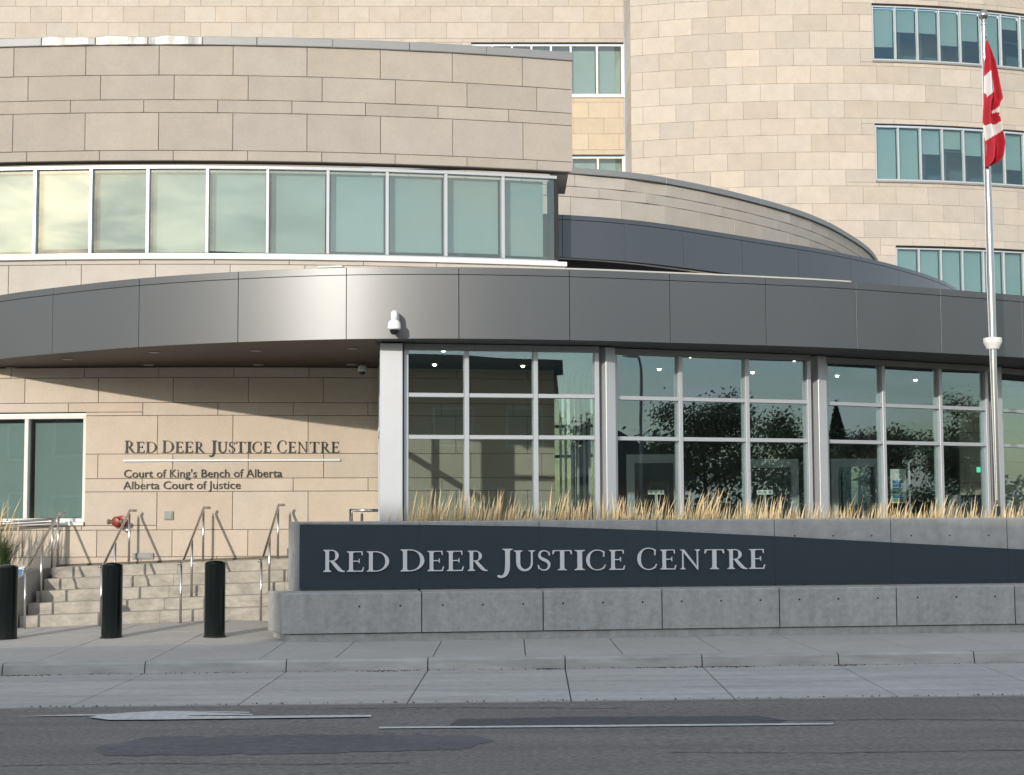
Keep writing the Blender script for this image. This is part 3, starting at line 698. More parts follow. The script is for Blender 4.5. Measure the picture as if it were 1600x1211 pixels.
TXT = "REDDEERJUSTICECENTRE"
LX = [(505,539),(542,569),(573,608),(626,663),(668,694),(698,725),(731,762),(777,801),(803,836),(840,860),(863,894),(898,914),(916,947),(952,977),(996,1027),(1032,1057),(1063,1094),(1101,1132),(1137,1168),(1171,1196)]
BIG = {0, 3, 7, 14}
# wall lettering: upper line
ws_ = empty('wall_sign', (-5, 25, 2.3), parent=ch)
def mapx(x): return 195+(x-505)*(530-195)/(1196.5-505)
for i, c in enumerate(TXT):
    a, b_ = mapx(LX[i][0]), mapx(LX[i][1]); zb = at((a+b_)/2, 707.6-.002*(a-195), 25)[2]
    letter('letter', c, FB, FB.s_at_px(a, zb), FB.s_at_px(b_, zb), zb, (.20 if i in BIG else .180), .002, .012, 'letter_dark', ws_)
sa, sb = FB.s_at_px(193, 2.6), FB.s_at_px(531.5, 2.6); zb = at(360, 720.5, 25)[2]
v, f = slab(FB, sa, sb, zb, zb+.030, .03, .03, 12, .003); mk('underline_bar', v, f, 'letter', ws_)
def sans(text, px0, px1, pyb, ht):
    """plain lettering: outlines of the built-in font, one mesh per letter"""
    x = 0; items = []
    cu = bpy.data.curves.new('t', 'FONT'); cu.size = 1; cu.offset = .004; cu.extrude = 0; cu.resolution_u = 3
    to = bpy.data.objects.new('t', cu); COL.objects.link(to)
    def width(t):
        cu.body = t; bpy.context.view_layer.update(); return to.dimensions.x
    for k, chh in enumerate(text):
        if chh == ' ': continue
        cu.body = 'H'+text[:k+1]+'H'; bpy.context.view_layer.update()
        full = to.dimensions.x
        cu.body = 'H'+text[:k]+'H'; bpy.context.view_layer.update(); start = to.dimensions.x
        cu.body = chh; bpy.context.view_layer.update()
        me = to.to_mesh(); vs = [Vector(v.co) for v in me.vertices]; fs = [tuple(p.vertices) for p in me.polygons]; to.to_mesh_clear()
        hw = 0
        items.append((chh, start, vs, fs))
    cu.body = 'HH'; bpy.context.view_layer.update(); base = to.dimensions.x
    cu.body = 'H'+text+'H'; bpy.context.view_layer.update(); tot = to.dimensions.x-base
    cu.body = 'H'; bpy.context.view_layer.update(); cap = to.dimensions.y
    bpy.data.objects.remove(to); bpy.data.curves.remove(cu)
    s0, s1 = FB.s_at_px(px0, 2.4), FB.s_at_px(px1, 2.4); zb = at(px0, pyb, 25)[2]
    for chh, st, vs, fs in items:
        n = len(vs); V = []
        for d in (.013, .002):
            for v in vs: V.append(FB.pt(s0+(st-base+v.x)/tot*(s1-s0), zb+v.y/cap*ht, d))
        ec = set(); F2 = list(fs)+[tuple(k+n for k in reversed(g)) for g in fs]
        for g in fs:
            for a, c in zip(g, g[1:]+g[:1]): ec.add((a, c))
        for a, c in ec:
            if (c, a) not in ec: F2.append((a, c, c+n, a+n))
        mk('letter', V, F2, 'letter_dark', ws_)
sans("Court of King's Bench of Alberta", 193, 441, 746.3, .128)
sans("Alberta Court of Justice", 193, 376.5, 764.6, .128)
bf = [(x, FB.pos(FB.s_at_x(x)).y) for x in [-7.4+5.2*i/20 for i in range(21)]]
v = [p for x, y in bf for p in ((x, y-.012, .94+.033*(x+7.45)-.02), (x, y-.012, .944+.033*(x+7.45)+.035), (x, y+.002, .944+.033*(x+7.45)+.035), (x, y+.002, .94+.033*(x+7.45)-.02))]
mk('shadow_gap_strip', v, [(4*i+k, 4*i+4+k, 4*i+4+(k+1) % 4, 4*i+(k+1) % 4) for i in range(20) for k in range(4)]+[(0, 1, 2, 3), (83, 82, 81, 80)], 'joint', ch)  # dark strip stands in for the shadow gap along the wall foot
# vents and step lights in the stone
def wallbox(name, px0, px1, py0, py1, m, label=None):
    z0, z1 = at(px0, py1, 25)[2], at(px0, py0, 25)[2]; a, c = FB.s_at_px(px0, z0), FB.s_at_px(px1, z0); e = empty(name, FB.pt((a+c)/2, z0), parent=ch)
    v, f = slab(FB, a, c, z0, z1, .025, .03, 1, .004); mk('plate', v, f, m, e)
    v, f = slab(FB, a+.02, c-.02, z0+(z1-z0)*.2, z1-(z1-z0)*.25, .034, .008, 1, .002); mk('lens', v, f, 'grey', e)
wallbox('wall_vent', 257, 270.5, 799, 812, 'grey'); wallbox('step_light', 207.5, 240, 864, 873.5, 'grey'); wallbox('step_light', 448, 474, 857, 867, 'grey')
b = MB(); p = at(803, 757, 25.9); b.box(p.x-.07, p.x+.07, p.y-.10, p.y-.0, p.z-.06, p.z+.06); o = b.build('intercom', 'cap', ch)

# ================================================================== SIGN WALL, PLANTER
SD = .114
def wy(X): return 20.32+SD*(X+3)
WP = Plan([(-3.02, wy(-3.02)), (14, wy(14))], smooth=False)          # face of the low plinth
WU = Plan([(-3.02, wy(-3.02)+.62), (14, wy(14)+.62)], smooth=False)  # face of the upper wall
sgn = empty('sign_wall', (2, 21.2, .15), 'long grey concrete sign wall with navy panel and silver lettering', 'sign')
pz0 = [project((WP.pt(.3, z))) [1] for z in (.2, .7)]
zl = at(1000, 921.3, wy(1.72))[2]; zg = at(1000, 984.2, wy(1.72))[2]; ztop = at(900, 813, wy(.9)+.62)[2]
ztw = lambda s: ztop
plinth = empty('plinth', (2, 20.8, .1), parent=sgn)
jpx = [659, 848.7, 1034.5, 1218, 1401, 1586, 1768, 1950, 2130]
pj = [0]+[WP.s_at_px(p, .5) for p in jpx]
def endpiece(C, s1, z0, z1, dep, skew, name, m, parent, front=0, c=.012, s0=0.0):
    """wall length whose left end runs back at an angle"""
    pts = []
    a, b2 = C.pt(s0, 0, front), C.pt(s1, 0, front); a2 = C.pt(s0-skew, 0, front-dep); b3 = C.pt(s1, 0, front-dep)
    P0 = [a, b2, b3, a2]; cen = sum(P0, Vector())/4
    t_ = (b2-a).normalized()*c; n_ = Vector((t_.y, -t_.x, 0)); ins = [t_-n_, -t_-n_, -t_+n_, t_+n_]
    v = [Vector((p.x, p.y, z0)) for p in P0]+[Vector((p.x, p.y, z1-c)) for p in P0]+[Vector((p.x, p.y, z1))+k for p, k in zip(P0, ins)]
    f = [(3,2,1,0),(8,9,10,11)]
    for i in range(4):
        j = (i+1) % 4; f += [(i,j,4+j,4+i),(4+i,4+j,8+j,8+i)]
    return mk(name, v, f, m, parent)
tie = []
for i, (a, c_) in enumerate(zip(pj, pj[1:])):
    endpiece(WP, c_-.008, zg+.012, zl, .70, .22 if i == 0 else 0, 'concrete_panel', 'concrete', plinth, s0=a+(.008 if i else 0))
endpiece(WP, pj[-1], -.15, zg+.005, .66, .2, 'plinth_base', 'concrete', plinth, front=-.035, s0=.05)
endpiece(WP, pj[-1], zg, zl-.03, .60, .1, 'plinth_core', 'joint_grey', plinth, front=-.03, s0=.1)
hx = [561.5,625.5,691.8,754.4,817.7,879.9,942,1004,1065,1126.7,1188,1249,1310,1371.4,1433.6,1494.3,1554.7,1616]
for p in hx:
    z = at(p, 945-.0085*(p-560), wy(1))[2]; s_ = WP.s_at_px(p, z); q = WP.pt(s_, z, .0025)
    MB().lathe(q, [(.013, 0), (.013, .001)], 12, axis=Vector((SD, -1, 0)).normalized()).build('tie_hole', 'dark', plinth)
upw = empty('upper_wall', (2, 21.3, .8), parent=sgn)
ujpx = [656, 842.6, 1027, 1210.5, 1392.5, 1574.5, 1756, 1938, 2120]
uj = [WU.s_at_px(461, 1.2)]+[WU.s_at_px(p, 1.2) for p in ujpx]
for i, (a, c_) in enumerate(zip(uj, uj[1:])):
    endpiece(WU, c_-.005, zl+.002, ztop, .34, .10 if i == 0 else 0, 'concrete_panel', 'concrete_up', upw, s0=a+(.005 if i else 0))
endpiece(WU, uj[-1], zl, ztop-.03, .28, 0, 'wall_core', 'joint_grey', upw, front=-.02, s0=uj[0]+.06)
for p in (1241.5, 1301.7, 1362, 1423.5, 1484, 1544.5):
    z = at(p, 837, wy(5)+.62)[2]; s_ = WU.s_at_px(p, z); q = WU.pt(s_, z, .0025)
    MB().lathe(q, [(.012, 0), (.012, .001)], 12, axis=Vector((SD, -1, 0)).normalized()).build('tie_hole', 'dark', upw)
# navy panels with a falling top edge
pan = empty('name_panel', (2, 21.2, .8), parent=sgn)
tp = [(468, 819.3), (656, 820.0), (842.6, 822.6), (1027, 829.0), (1210.5, 837.8), (1392.5, 847.6), (1574.5, 857.2), (1756, 867), (1938, 876.5), (2120, 886)]
tz = []
for px, py in tp:
    s_ = WU.s_at_px(px, 1.4, .05); Y = WU.pt(s_, 0, .05).y; tz.append((s_, at(px, py, Y)[2]))
for i in range(len(tz)-1):
    (a, za), (c_, zc_) = tz[i], tz[i+1]; a += .0008; c_ -= .0008
    v = [WU.pt(a, zl+.02, .05), WU.pt(c_, zl+.02, .05), WU.pt(c_, zc_, .05), WU.pt(a, za, .05), WU.pt(a, zl+.02, .004), WU.pt(c_, zl+.02, .004), WU.pt(c_, zc_, .004), WU.pt(a, za, .004)]
    mk('navy_panel', v, [(0,1,2,3),(7,6,5,4),(0,4,5,1),(1,5,6,2),(2,6,7,3),(3,7,4,0)], 'navy', pan)
for i, c in enumerate(TXT):
    pa, pb = LX[i]; Y = WU.pt(WU.s_at_px((pa+pb)/2, 1, .08), 0, .08).y; zb = at((pa+pb)/2, 893.6-.0072*(pa-505), Y)[2]
    letter('letter', c, WU, WU.s_at_px(pa, zb, .08), WU.s_at_px(pb, zb, .08), zb, (.298 if i in BIG else .275), .056, .03, 'letter', pan)
# planter earth behind the wall
def yback(X): return wy(X)+.62+.33
pl = under('planter_bed', -1.7, 11, 24, lambda X: yglass(X)-.02, .2, .2, 'soil', None, th=1.0, yfun=yback); struct(pl); pl.name = 'planter_bed'

# ================================================================== STAIRS
sts = empty('entrance_steps', (-5, 24, .1), 'flight of five pale concrete steps beside the sign wall', 'steps')
X0, X1 = -7.47, -1.95; SL = .033
def zst(X, k): return .094+.17*k+SL*(X+7.45)
for k in range(5):
    y0 = 23.45+.3*k; y1 = 25.35
    for (a, c_) in ((X0+.03*k, -5.35), (-5.345, -3.55), (-3.545, X1)):
        zb = lambda x: zst(x, k) - (.0 if k else .12)
        zt = lambda x: zst(x, k+1)
        v = []
        for x in (a, c_):
            v += [(x, y0, zb(x)), (x, y0, zt(x)-.012), (x, y0+.012, zt(x)), (x, y0+.36 if k < 4 else FB.pos(FB.s_at_x(x)).y-.002, zt(x)+.001), (x, y0+.36 if k < 4 else FB.pos(FB.s_at_x(x)).y-.002, zb(x))]
        f = [(0,1,2,3,4),(9,8,7,6,5)]+[(i, (i+1) % 5, 5+(i+1) % 5, 5+i) for i in range(5)]
        mk('step', v, f, 'step', sts)
# cheek wall and planter left of the steps
cw = tag(MB().build('planter_wall', 'concrete', None) if False else mk('planter_wall', [(-12, 23.15, -.2), (-7.5, 23.15, -.2), (-7.5, 25.1, -.2), (-12, 25.1, -.2), (-12, 23.15, .93), (-7.5, 23.15, .80), (-7.5, 24.2, .93), (-7.5, 25.1, .93), (-12, 25.1, .93), (-12, 24.2, .93)],
     [(0,1,5,4),(1,2,7,6,5),(2,3,8,7),(3,0,4,9,8),(4,5,6,9),(9,6,7,8),(3,2,1,0)], 'concrete'), 'low grey concrete planter wall left of the steps', 'wall')
# ---- handrails
hx_ = [(-7.30, 'leftmost stainless handrail on the steps beside the green grass clump'), (-6.16, 'second stainless handrail from the left, in front of the red fire connection'),
       (-4.97, 'third stainless handrail from the left, behind the rightmost bollard'), (-3.77, 'rightmost stainless handrail on the steps next to the sign wall')]
for X, lab in hx_:
    h = empty('handrail', (X, 24, .3), lab, 'handrail', 'stainless handrails on the entrance steps')
    zb_, zm, zt_ = zst(X, 0), zst(X, 2), zst(X, 5); y0, ym, y1 = 23.12, 23.92, 24.78
    zr0, zr1 = zb_+.90, zt_+.86
    MB().tube([(X-.02, y0-.02, zr0-.02), (X-.02, y0+.12, zr0-.02), (X, y0+.2, zr0+.03), (X+.015, y1-.14, zr1-.05), (X+.02, y1-.07, zr1), (X+.09, y1+.06, zr1)], .021, 12).build('rail', 'steel', h, smooth=True)
    for y, z0, zt2 in ((y0+.03, zb_-.01, zr0-.045), (ym, zm, zr0+(zr1-zr0)*(ym-y0-.2)/(y1-y0-.3)-.03), (y1, zt_, zr1-.05)):
        MB().tube([(X, y, z0), (X, y, zt2)], .019, 12).build('post', 'steel', h, smooth=True)
        MB().tube([(X, y, zt2), (X+.0, y, zt2+.04)], .008, 8).build('rail_bracket', 'steel', h, smooth=True)
# rails at the landing
h = empty('ramp_rail', (-8.2, 24.9, .9), 'dark horizontal rail in front of the lower left window', 'handrail')
p0, p1 = at(-60, 818.5, 24.7), at(85, 811.5, 24.7)
MB().tube([p0, p1], .02, 12).build('rail', 'steel', h, smooth=True)
MB().tube([p0+Vector((0, .12, -.05)), p1+Vector((0, .12, -.05))], .014, 10).build('lower_rail', 'steel', h, smooth=True)
MB().tube([(p0.x+.2, 24.7, .9), (p0.x+.2, 24.7, p0.z)], .018, 10).build('post', 'steel', h, smooth=True)
MB().tube([(p1.x-.03, 24.7, .93), (p1.x-.03, 24.7, p1.z)], .018, 10).build('post', 'steel', h, smooth=True)
h = empty('guard_rail', (-2.2, 22.4, .4), 'short dark rail peeking over the sign wall by the pilaster', 'handrail')
p0, p1 = at(548.5, 797.5, 22.3), at(591, 797.5, 22.3)
MB().tube([p0, p1], .022, 12).build('rail', 'steel', h, smooth=True)
MB().tube([(p0.x, 22.3, .3), (p0.x, 22.3, p0.z+.02)], .026, 12).build('post', 'steel', h, smooth=True)
q = at(565.5, 800, 22.3); MB().tube([(q.x, 22.3, .3), (q.x, 22.3, p0.z-.05)], .02, 12).build('post', 'steel', h, smooth=True); MB().tube([(q.x, 22.3, p0.z-.05), (q.x, 22.3, p0.z)], .008, 8).build('rail_bracket', 'steel', h, smooth=True)

# ================================================================== BOLLARDS
for px, py, lab in ((5, 1000, 'black bollard cut by the left edge of the photograph'), (170, 998, 'black bollard in the middle, in front of the steps'), (332, 996, 'black bollard nearest the sign wall')):
    z = .1
    for _ in range(4): p = on_z(px, py, z); z = zp(p.x, p.y)
    p.y += .14; z = zp(p.x, p.y)
    bo = empty('bollard', (p.x, p.y, z), lab, 'bollard', 'black bollards in front of the steps')
    autosmooth(MB().lathe((p.x, p.y, z), [(.143, 0), (.143, .02), (.140, .022), (.140, .95), (.137, .953), (.137, .962), (.141, .965), (.141, .985), (.12, 1.003), (.075, 1.018), (.02, 1.024)], 40).build('sleeve', 'black', bo), 30)
    autosmooth(MB().lathe((p.x, p.y, z-.004), [(.155, 0), (.155, .008), (.15, .012)], 40).build('base_ring', 'dark', bo), 30)

# ================================================================== SMALL THINGS
# red fire department connection
p = FB.pt(FB.s_at_px(190, 1.75), at(190, 815, 25)[2])
fd = empty('fire_connection', p, 'red fire hose connection on the stone wall behind a handrail', 'hose connection')
ax = Vector((-.25, -1, 0)).normalized()
autosmooth(MB().lathe(p, [(.10, 0), (.10, .015), (.05, .025), (.05, .11), (.075, .13), (.085, .18), (.065, .21), (.025, .22)], 28, axis=ax).build('body', 'red', fd), 35)
q = p+ax*.17
for sx in (-1, 1):
    a2 = Vector((sx*.9, -.45, 0)).normalized()
    autosmooth(MB().lathe(q+a2*.04, [(.03, 0), (.03, .06), (.042, .065), (.042, .10), (.025, .11)], 20, axis=a2).build('inlet', 'brass', fd), 35)
autosmooth(MB().lathe(p+Vector((.1, -.02, -.14)), [(.035, 0), (.035, .03), (.02, .04)], 16, axis=ax).build('drain', 'steel', fd), 35)
# dome camera on the fascia
def dome(name, p, k, lab, arm):
    e = empty(name, p, lab, 'camera')
    if arm:
        MB().box(p.x-.045*k, p.x+.055*k, p.y+.17*k, p.y+.26*k, p.z+.1*k, p.z+.27*k).build('wall_plate', 'camwhite', e)
        MB().tube([p+Vector((.0, .18*k, .22*k)), p+Vector((0, .10*k, .25*k)), p+Vector((0, .02*k, .24*k)), p+Vector((0, 0, .19*k)), p+Vector((0, 0, .13*k))], .05*k, 16).build('arm', 'camwhite', e, smooth=True)
    autosmooth(MB().lathe(p, [(.085*k, 0), (.098*k, .015*k), (.09*k, .10*k), (.07*k, .13*k), (.02*k, .145*k)], 28).build('housing', 'camwhite', e), 40)
    autosmooth(MB().lathe(p, [(.012*k, -.075*k), (.04*k, -.065*k), (.062*k, -.035*k), (.068*k, -.002*k)], 24).build('lens_dome', 'smoke', e), 60)
s_ = FC.s_at_px(616, 4.5, .24); p = FC.pt(s_, at(615, 516, 21.2)[2], .245); dome('security_camera', p, .95, 'white dome security camera on the grey canopy fascia', True)
p = at(566, 578, 24.6); dome('ceiling_camera', Vector((p.x, p.y, 4.06)), .75, 'small dome camera under the brown soffit', False)
# accessible entrance sign post beside the first bollard
p = on_z(28, 981, .06); z = zp(p.x, p.y)
e = empty('entrance_sign', (p.x, p.y, z), 'white post with a blue sign plate behind the leftmost bollard', 'sign')
MB().box(p.x-.075, p.x-.035, p.y-.02, p.y+.02, z, z+.92).build('post', 'signwhite', e); MB().box(p.x+.02, p.x+.06, p.y+.08, p.y+.12, z, z+.92).build('post', 'signwhite', e)
MB().box(p.x-.085, p.x+.075, p.y-.045, p.y-.025, z+.40, z+.90).build('plate', 'signwhite', e)
MB().box(p.x-.010, p.x+.065, p.y-.052, p.y-.046, z+.46, z+.87).build('blue_field', 'blue', e)
MB().box(p.x-.080, p.x-.045, p.y-.052, p.y-.046, z+.42, z+.80).build('blue_field', 'blue', e)

# flagpole with collar, flag
Yp = 22.95
base = at(1558.5, 806, Yp); fp = empty('flagpole', (base.x, Yp, 1.2), 'tall satin aluminium flagpole with ball finial rising behind the sign wall', 'flagpole')
ztp = at(1538, 31.5, Yp)[2]; zc0 = at(1550, 546, Yp)[2]; zc1 = at(1550, 527, Yp)[2]; bx = base.x
autosmooth(MB().lathe((bx, Yp, 1.1), [(.052, 0), (.052, zc0-1.1+.02)], 28).build('lower_mast', 'pole', fp), 30)
autosmooth(MB().lathe((bx, Yp, zc1-.02), [(.060, 0), (.058, .5), (.050, 2.2), (.030, ztp-zc1-.3), (.028, ztp-zc1-.02)], 28).build('upper_mast', 'pole', fp), 30)
autosmooth(MB().lathe((bx, Yp, zc0), [(.055, 0), (.09, .005), (.132, .09), (.137, .10), (.137, .165), (.13, .172), (.07, .174)], 36).build('collar', 'camwhite', fp), 30)
autosmooth(MB().lathe((bx, Yp, ztp-.28), [(.03, 0), (.045, .01), (.045, .09), (.03, .10), (.03, .2), (.045, .205), (.045, .235), (.018, .245), (.018, .30)], 24).build('truck', 'pole', fp), 30)
autosmooth(MB().lathe((bx, Yp, ztp+.0), [(.002, 0)]+[(.078*math.sin(a), .078-.078*math.cos(a)) for a in [math.pi*i/12 for i in range(1, 12)]]+[(.002, .156)], 28).build('ball_finial', 'pole', fp, smooth=True), 80)
MB().tube([(bx-.03, Yp-.075, 1.9), (bx-.03, Yp-.075, 1.95)], .012, 8).build('cleat', 'dark', fp); MB().box(bx-.02, bx+.02, Yp-.085, Yp-.045, 1.72, 1.86).build('cleat', 'dark', fp)
MB().tube([(bx-.05, Yp-.04, ztp-.2), (bx-.075, Yp-.05, 5.2), (bx-.04, Yp-.07, 1.9)], .004, 6).build('halyard', 'signwhite', fp)
FO = [(290, 245, 262), (330, 243, 276), (370, 241, 290), (430, 240, 306), (500, 240, 320), (560, 240, 331), (620, 239, 343), (680, 237, 355), (705, 236, 338), (740, 235, 329), (780, 234, 327), (830, 232, 338), (870, 236, 346), (920, 244, 356), (980, 249, 365), (1040, 250, 358), (1080, 250, 350), (1110, 250, 325), (1140, 250, 262)]
FW = [[(236, 527), (290, 480), (312, 622), (255, 668), (250, 640), (236, 636)], [(282, 763), (332, 736), (332, 778), (300, 770)], [(322, 795), (340, 788), (336, 808)], [(228, 850), (262, 856), (300, 869), (304, 846), (350, 838), (350, 898), (290, 935), (255, 957), (244, 930)]]
def inside(x, y, P):
    r = False; n = len(P)
    for i in range(n):
        (x1, y1), (x2, y2) = P[i], P[(i+1) % n]
        if (y1 > y) != (y2 > y) and x < (x2-x1)*(y-y1)/(y2-y1)+x1: r = not r
    return r
NU, NV = 150, 40; fv = []; ff = []; fmi = []; grid = []
for i in range(NU+1):
    yy = 290+850*i/NU
    for (a, l0, r0), (b_, l1, r1_) in zip(FO, FO[1:]):
        if a <= yy <= b_: t = (yy-a)/(b_-a); xl, xr = l0+(l1-l0)*t, r0+(r1_-r0)*t
    row = []
    for j in range(NV+1):
        w_ = j/NV; xx = xl+(xr-xl)*w_; p = at(1480+xx/4.325, yy/4.325, Yp); u = i/NU
        dep = (.05+.05*u)*math.sin(w_*9.5+u*2.0+.6*math.sin(u*5))+.012*math.sin(w_*23+u*8)*u
        fv.append((p.x, Yp-.13+dep*min(1, u*6)+.03*w_, p.z)); row.append((xx, yy))
    grid.append(row)
for i in range(NU):
    for j in range(NV):
        a = i*(NV+1)+j; ff.append((a, a+NV+1, a+NV+2, a+1)); x, y = grid[i][j]; x += .8; y += 2.5
        fmi.append(1 if any(inside(x, y, P) for P in FW) else 0)
fl = mk('flag', fv, ff, None, None, smooth=True, recalc=False, mats=['flagred', 'flagwhite'], fm=fmi)
md = fl.modifiers.new('cloth', 'SOLIDIFY'); md.thickness = .003
tag(fl, 'red and white maple leaf flag hanging limp from the flagpole', 'flag')

# ---- golden reed grass in the planter
rv = MB()
def reed(b, x, y, z, h, lean, k, wd=.006):
    lx, ly = lean; px_ = x; pts = []
    for i in range(6):
        t = i/5; pts.append(Vector((x+lx*h*t*t, y+ly*h*t*t, z+h*t)))
    ws = [.0022, .0022, .0025, wd*1.25, wd, .0007]; a = random.uniform(0, math.pi); d = Vector((math.cos(a), math.sin(a), 0)); v = []
    for p, w2 in zip(pts, ws): v += [p+d*w2, p-d*w2]
    b.add(v, [(2*i, 2*i+1, 2*i+3, 2*i+2) for i in range(5)], k)
clumps = []
X = -1.85
while X < 10.5:
    clumps.append((X, random.uniform(.80, 1.0))); X += random.uniform(.16, .3)
for X, hh in clumps:
    px = project((X, yglass(X)-.35, 1.8))[0]
    tall = 1.0
    for c0, w_, amp in ((665, 35, .19), (700, 60, .12), (880, 40, .07), (962, 14, .18), (1085, 20, .16), (1120, 50, .06), (1303, 10, .08)): tall += amp*math.exp(-((px-c0)/w_)**2)
    ya, yb = yback(X)+.12, yglass(X)-.12
    for _ in range(int(66 if px < 1300 else 74)):
        y = random.uniform(ya, max(ya+.05, min(yb, ya+.9))); x = X+random.gauss(0, .09)
        h_ = hh*tall*(1.04 if px < 900 else .97 if px < 1250 else .93)*random.choice((random.uniform(.58, .78), random.uniform(.6, 1.03)))*(.75 if px < 622 else 1)
        if px < 622 and random.random() < .6: continue
        reed(rv, x, y, 1.19, h_*.92, (random.gauss(.11, .08), random.gauss(-.02, .06)), 0 if random.random() < .6 else 1, random.uniform(.0045, .009))
o = rv.build('reed_grass', None, mats=['reed', 'reed2'], recalc=False); o['kind'] = 'stuff'; o['label'] = 'golden feather reed grass growing in a row behind the sign wall'; o['category'] = 'grass'
# green fountain grass left
gp = empty('fountain_grass', (-7.95, 23.7, .9), 'bushy green fountain grass at the left edge above the planter wall', 'plant')
b = MB()
for _ in range(1300):
    a = random.uniform(0, 2*math.pi); L_ = random.uniform(.5, 1.0); r = random.uniform(.15, 1)**.8; x0 = -8.0+random.gauss(0, .10); y0 = 23.75+random.gauss(0, .12); v = []
    d = Vector((math.cos(a), math.sin(a), 0)); sd = Vector((-d.y, d.x, 0))
    for i in range(7):
        t = i/6; p = Vector((x0, y0, .86))+d*(L_*.78*r*t**1.5)+Vector((0, 0, L_*(1.02*t-(.55*r)*t**2.6))); w2 = .005*(1-t)+.0006; v += [p+sd*w2, p-sd*w2]
    b.add(v, [(2*i, 2*i+1, 2*i+3, 2*i+2) for i in range(6)])
b.build('blades', 'blade', gp, recalc=False)
b = MB()
for _ in range(70): reed(b, -8.25+random.gauss(0, .22), 23.9+random.gauss(0, .1), .9, random.uniform(.85, 1.2), (random.gauss(.1, .12), random.gauss(0, .05)), 0, .008)
b.build('plumes', 'reed', gp, recalc=False)

# ---- lobby fittings seen through the glass
for px, py in ((693, 547), (679, 569), (817, 571), (1030, 576), (1078.5, 556), (1176, 581), (1241, 562), (1308, 586.5), (1391.5, 569), (1430, 593), (1525.5, 577), (1536.5, 600)):
    p = on_z(px, py, 4.10) if True else None
    if p.y > 33: p = on_z(px, py, 3.85)
    if p.y > 33 or p.y < yglass(p.x)+.3:
        p = at(px, py, min(32.5, max(p.y, yglass(p.x)+.6)))
    e = empty('ceiling_lamp', p, 'small lit lamp under the lobby ceiling behind the glass', 'lamp', 'lit lamps in the lobby')
    MB().tube([p+Vector((0, 0, .02)), Vector((p.x, p.y, 4.247))], .008, 8).build('stem', 'grey', e)
    autosmooth(MB().lathe(p, [(.035, -.002), (.06, -.001), (.022, .03), (.012, .06)], 20).build('shade', 'grey', e), 30)
    MB().lathe(p, [(.006, -.032), (.022, -.026), (.03, -.012), (.026, -.003)], 20).build('bulb', 'lamp', e)
a, c = at(1391, 733, 27.4), at(1412, 786, 27.4)
e = empty('notice_board', (a.x+.2, 27.4, 1.04), 'white notice with blue and green boxes behind the entrance glass', 'notice')
MB().box(a.x, c.x+.05, 27.39, 27.42, c.z, a.z).build('sheet', 'paper', e)
for k in range(6):
    z1_ = a.z-.20-.065*k; MB().box(a.x+.03, c.x-.02, 27.382, 27.388, z1_-.055, z1_).build('printed_box', 'noticegreen' if k in (3, 5) else 'noticeblue', e)
MB().box(c.x+.09, c.x+.12, 27.38, 27.42, 1.04, a.z+.1).build('stand', 'frame', e)
a = at(1528, 738, 29.8); e = empty('exit_sign', a, 'green lit exit sign inside the lobby at right', 'sign')
MB().box(a.x-.02, a.x+.20, 29.78, 29.82, a.z-.0, a.z+.10).build('box', 'exit', e); MB().tube([(a.x+.09, 29.8, a.z+.1), (a.x+.09, 29.8, 4.247)], .01, 8).build('stem', 'grey', e)
a = at(1497, 790, 28.2); e = empty('ticket_machine', (a.x, 28.3, 1.04), 'slim pale ticket machine standing inside the lobby', 'machine')
MB().box(a.x-.10, a.x+.06, 28.2, 28.5, 1.04, 2.05).build('cabinet', 'signwhite', e); MB().box(a.x-.05, a.x+.01, 28.19, 28.198, 1.78, 1.92).build('screen', 'kiosk', e)
a = at(1532, 775, 28.6); e = empty('information_desk', (a.x, 28.9, 1.04), 'dark slanted information desk inside the lobby at right', 'desk')
mk('counter', [(a.x-.45, 28.6, 1.04), (a.x+.45, 28.6, 1.04), (a.x+.45, 29.3, 1.04), (a.x-.45, 29.3, 1.04), (a.x-.30, 28.6, 2.05), (a.x+.45, 28.6, 2.05), (a.x+.45, 29.3, 2.05), (a.x-.3, 29.3, 2.05)], [(0,3,2,1),(4,5,6,7),(0,1,5,4),(1,2,6,5),(2,3,7,6),(3,0,4,7)], 'kiosk', e)
for px, w2 in ((1025, .30), (1195, .30)):
    a = at(px, 770, 26.8); e = empty('door_notice', (a.x, 26.8, 1.04), 'small white strip notice on an inner door' + (' in the second bay from the left' if px < 1100 else ' left of the second pilaster'), 'notice')
    MB().box(a.x-.14, a.x+.14, 26.79, 26.80, a.z-.03, a.z+.05).build('strip', 'paper', e)
    for k in (-1, 0, 1): MB().lathe((a.x+.09*k, 26.789, a.z+.01), [(.022, 0), (.022, .001)], 14, axis=Vector((0, -1, 0))).build('printed_mark', 'grey', e)
    MB().box(a.x-.02, a.x+.02, 26.801, 26.83, 1.04, a.z-.03).build('stand', 'frame', e)

